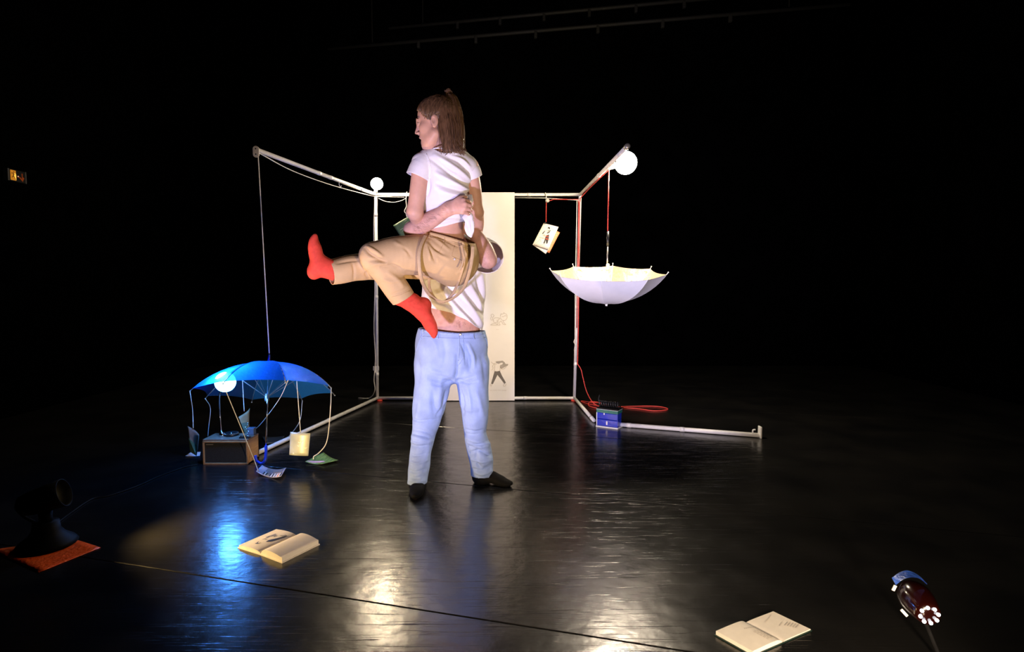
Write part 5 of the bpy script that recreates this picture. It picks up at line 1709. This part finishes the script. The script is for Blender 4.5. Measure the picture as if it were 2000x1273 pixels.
# ---- trousers
j = Field((-1.12, 2.98, 1.10), (-.16, 3.74, 1.66), .0055)
j.tube([P(872, 440, 3.375), P(873, 462, 3.39), P(880, 495, 3.42), P(884, 512, 3.43)], [.122, .130, .152, .140], .04, sq=(BW, .86))
j.ell(P(892, 505, 3.39), (.118, .125, .115), None, .05)
j.tube([hipL, P(835, 498, 3.325), P(800, 498, 3.28), P(760, 498, 3.235), kneeL], [.122, .118, .110, .092, .077], .045)
j.tube([kneeL + [-.004, 0, 0], P(748, 525, 3.23), P(768, 555, 3.28), P(790, 586, 3.315), P(797, 597, 3.325)], [.072, .074, .072, .066, .065], .025)
j.tube([hipR, P(820, 512, 3.46), P(780, 515, 3.42), kneeR + [.0, 0, .01]], [.112, .10, .085, .074], .045)
j.tube([kneeR, P(700, 522, 3.28), P(660, 529, 3.20), P(646, 531, 3.175), P(636, 533, 3.165)], [.074, .074, .071, .069, .069], .03)
Vj, Fj = j.mesh()
Vj = relax(Vj, Fj, 2, .5)
Vj = ripple(Vj, Fj, .0018, 6, 41)
Vj = folds(Vj, Fj, [
    ([(712, 482), (722, 495), (740, 505), (756, 512)], 3, -.010), ([(716, 480), (735, 492), (750, 503)], 3, .007), ([(718, 510), (735, 508), (755, 514)], 3, -.007), ([(722, 520), (745, 514), (775, 522)], 3, .005),
    ([(742, 522), (765, 518), (785, 525)], 3, -.006), ([(778, 478), (795, 490), (805, 505)], 3, -.005), ([(768, 470), (785, 482), (798, 498)], 3.5, .004), ([(838, 470), (850, 485), (868, 498)], 3, -.007),
    ([(835, 478), (845, 498), (852, 515)], 3, -.007), ([(842, 462), (860, 474), (880, 490)], 3, .006), ([(845, 458), (865, 466), (895, 482)], 2.5, -.006), ([(832, 472), (838, 490), (842, 510)], 3, .005),
    ([(848, 490), (865, 500), (880, 506)], 3, .004), ([(905, 490), (912, 505), (908, 525)], 4, -.006), ([(890, 535), (905, 525), (918, 505)], 4, .004), ([(688, 512), (692, 530), (690, 548)], 2.5, -.005),
    ([(655, 515), (680, 510), (705, 508)], 2.5, -.004), ([(720, 525), (715, 535), (722, 545)], 3, -.005), ([(745, 545), (765, 550), (790, 545)], 3, .004), ([(765, 575), (782, 570), (800, 562)], 3, -.004),
    ([(755, 530), (775, 545), (790, 562)], 4, .005), ([(705, 495), (712, 520), (728, 545)], 4, .004), ([(790, 530), (815, 536), (845, 536)], 4, -.006), ([(860, 515), (885, 525), (905, 518)], 6, .004)])
uj = proj(Vj)
wa_, wb_, wc_ = P(835, 451, 3.28), P(925, 478, 3.30), P(868, 452, 3.50)
wn = np.cross(wb_ - wa_, wc_ - wa_); wn /= np.linalg.norm(wn)
if wn[2] > 0: wn = -wn
s1_ = (Vj - wa_) @ wn
cdl = P(797, 597, 3.325) - P(790, 586, 3.315); cdl /= np.linalg.norm(cdl)
cl_c = P(788, 582, 3.315)
c1_ = np.where((uj[:, 0] > 755) & (uj[:, 0] < 832) & (uj[:, 1] > 552), -((Vj - cl_c) @ cdl), 1.0)
cdr = P(636, 533, 3.165) - P(660, 529, 3.20); cdr /= np.linalg.norm(cdr)
c2_ = np.where(uj[:, 0] < 690, -((Vj - P(645, 531, 3.175)) @ cdr), 1.0)
Vjc, Fjc = clip_mesh(Vj, Fj, np.minimum.reduce([s1_, c1_, c2_]))
tr = cloth('trousers', Vjc, Fjc, M['khaki'], wom, .003)
bj = bvh_of(Vjc, Fjc)
S_ = lambda nm, pts, r, off=.0008, fl=1.0, m='khaki', D0=3.3: seam(nm, bj, pts, r, M[m], tr, off, fl, D0=D0)
S_('waistband', [(838, 456), (860, 461), (890, 470), (918, 480)], .011, .001, .30)
S_('waistband_seam', [(836, 463), (860, 468), (888, 477), (914, 487)], .0016)
for q in ([(871, 456), (867, 471)], [(901, 466), (899, 482)], [(840, 449), (838, 462)]): S_('belt_loop', q, .0042, .003, .5)
S_('pocket_flap', [(882, 500), (893, 505), (904, 510)], .0018); S_('pocket_edge', [(882, 500), (888, 480)], .0014)
S_('side_seam', [(868, 472), (862, 484), (855, 498)], .0014); S_('hem_seam', [(648, 510), (649, 530), (653, 554)], .0014); S_('hem_seam', [(765, 580), (782, 576), (800, 568)], .0014)
bq = surf_points(bj, [(888, 506)], .002, 3.3)
if bq: MB().lathe(bq[0], (0, -1, .05), [(.006, 0), (.0065, .002), (.004, .0035), (.001, .003)], 12).build('button', M['bracket'], tr, True)

# ---- socks
for (an, he, to, up, sc, leg, lim) in ((ankL, HL, TL2, ankL - HL, .96, ankL + (cl_c - ankL) * 1.6, None), (ankR, HR, TR2, (1, 0, .1), .94, P(655, 530, 3.18), None)):
    pts = np.array([an, he, to, leg])
    s = Field(pts.min(0) - .085, pts.max(0) + .085, .0046)
    foot_sdf(s, an, he, to, up, sc, .0045)
    s.tube([an, leg], [.047, .053], .02)
    Vs, Fs = s.mesh()
    Vs = ripple(Vs, Fs, .0012, 10, 6)
    if an is ankL: Vs = folds(Vs, Fs, [([(800, 590), (810, 600), (822, 600)], 2.5, -.0018), ([(795, 592), (808, 588), (816, 580)], 2, .003)])
    dl = leg - an; dl /= np.linalg.norm(dl)
    Vs, Fs = clip_mesh(Vs, Fs, -((Vs - leg) @ dl))
    cloth('sock', Vs, Fs, M['redsock'], wom, .002)

# ---- loose khaki suspenders hanging from her hips
def strap(pts, w=.010):
    q = smooth_path(pts, 6)
    MB().tube(q, w, 8, up=(0, -1, 0), flat=.16).build('suspender', M['strap'], wom, True)


strap(PL((832, 458, 3.24), (823, 476, 3.19), (818.5, 496, 3.165), (819, 520, 3.17), (822, 541, 3.20), (829, 560, 3.30), (843, 579, 3.40), (864, 589, 3.44), (885, 582, 3.43), (905, 563, 3.38), (916, 535, 3.31), (922, 505, 3.26), (924, 480, 3.26)))
strap(PL((840, 520, 3.52), (838, 548, 3.50), (840, 566, 3.46), (850, 583, 3.44), (866, 590, 3.455), (884, 574, 3.44), (897, 545, 3.33), (906, 512, 3.235), (903, 490, 3.235), (901, 478, 3.24)), .008)
strap(PL((900, 475, 3.25), (906, 495, 3.23), (903, 515, 3.225), (898, 526, 3.225)), .006)
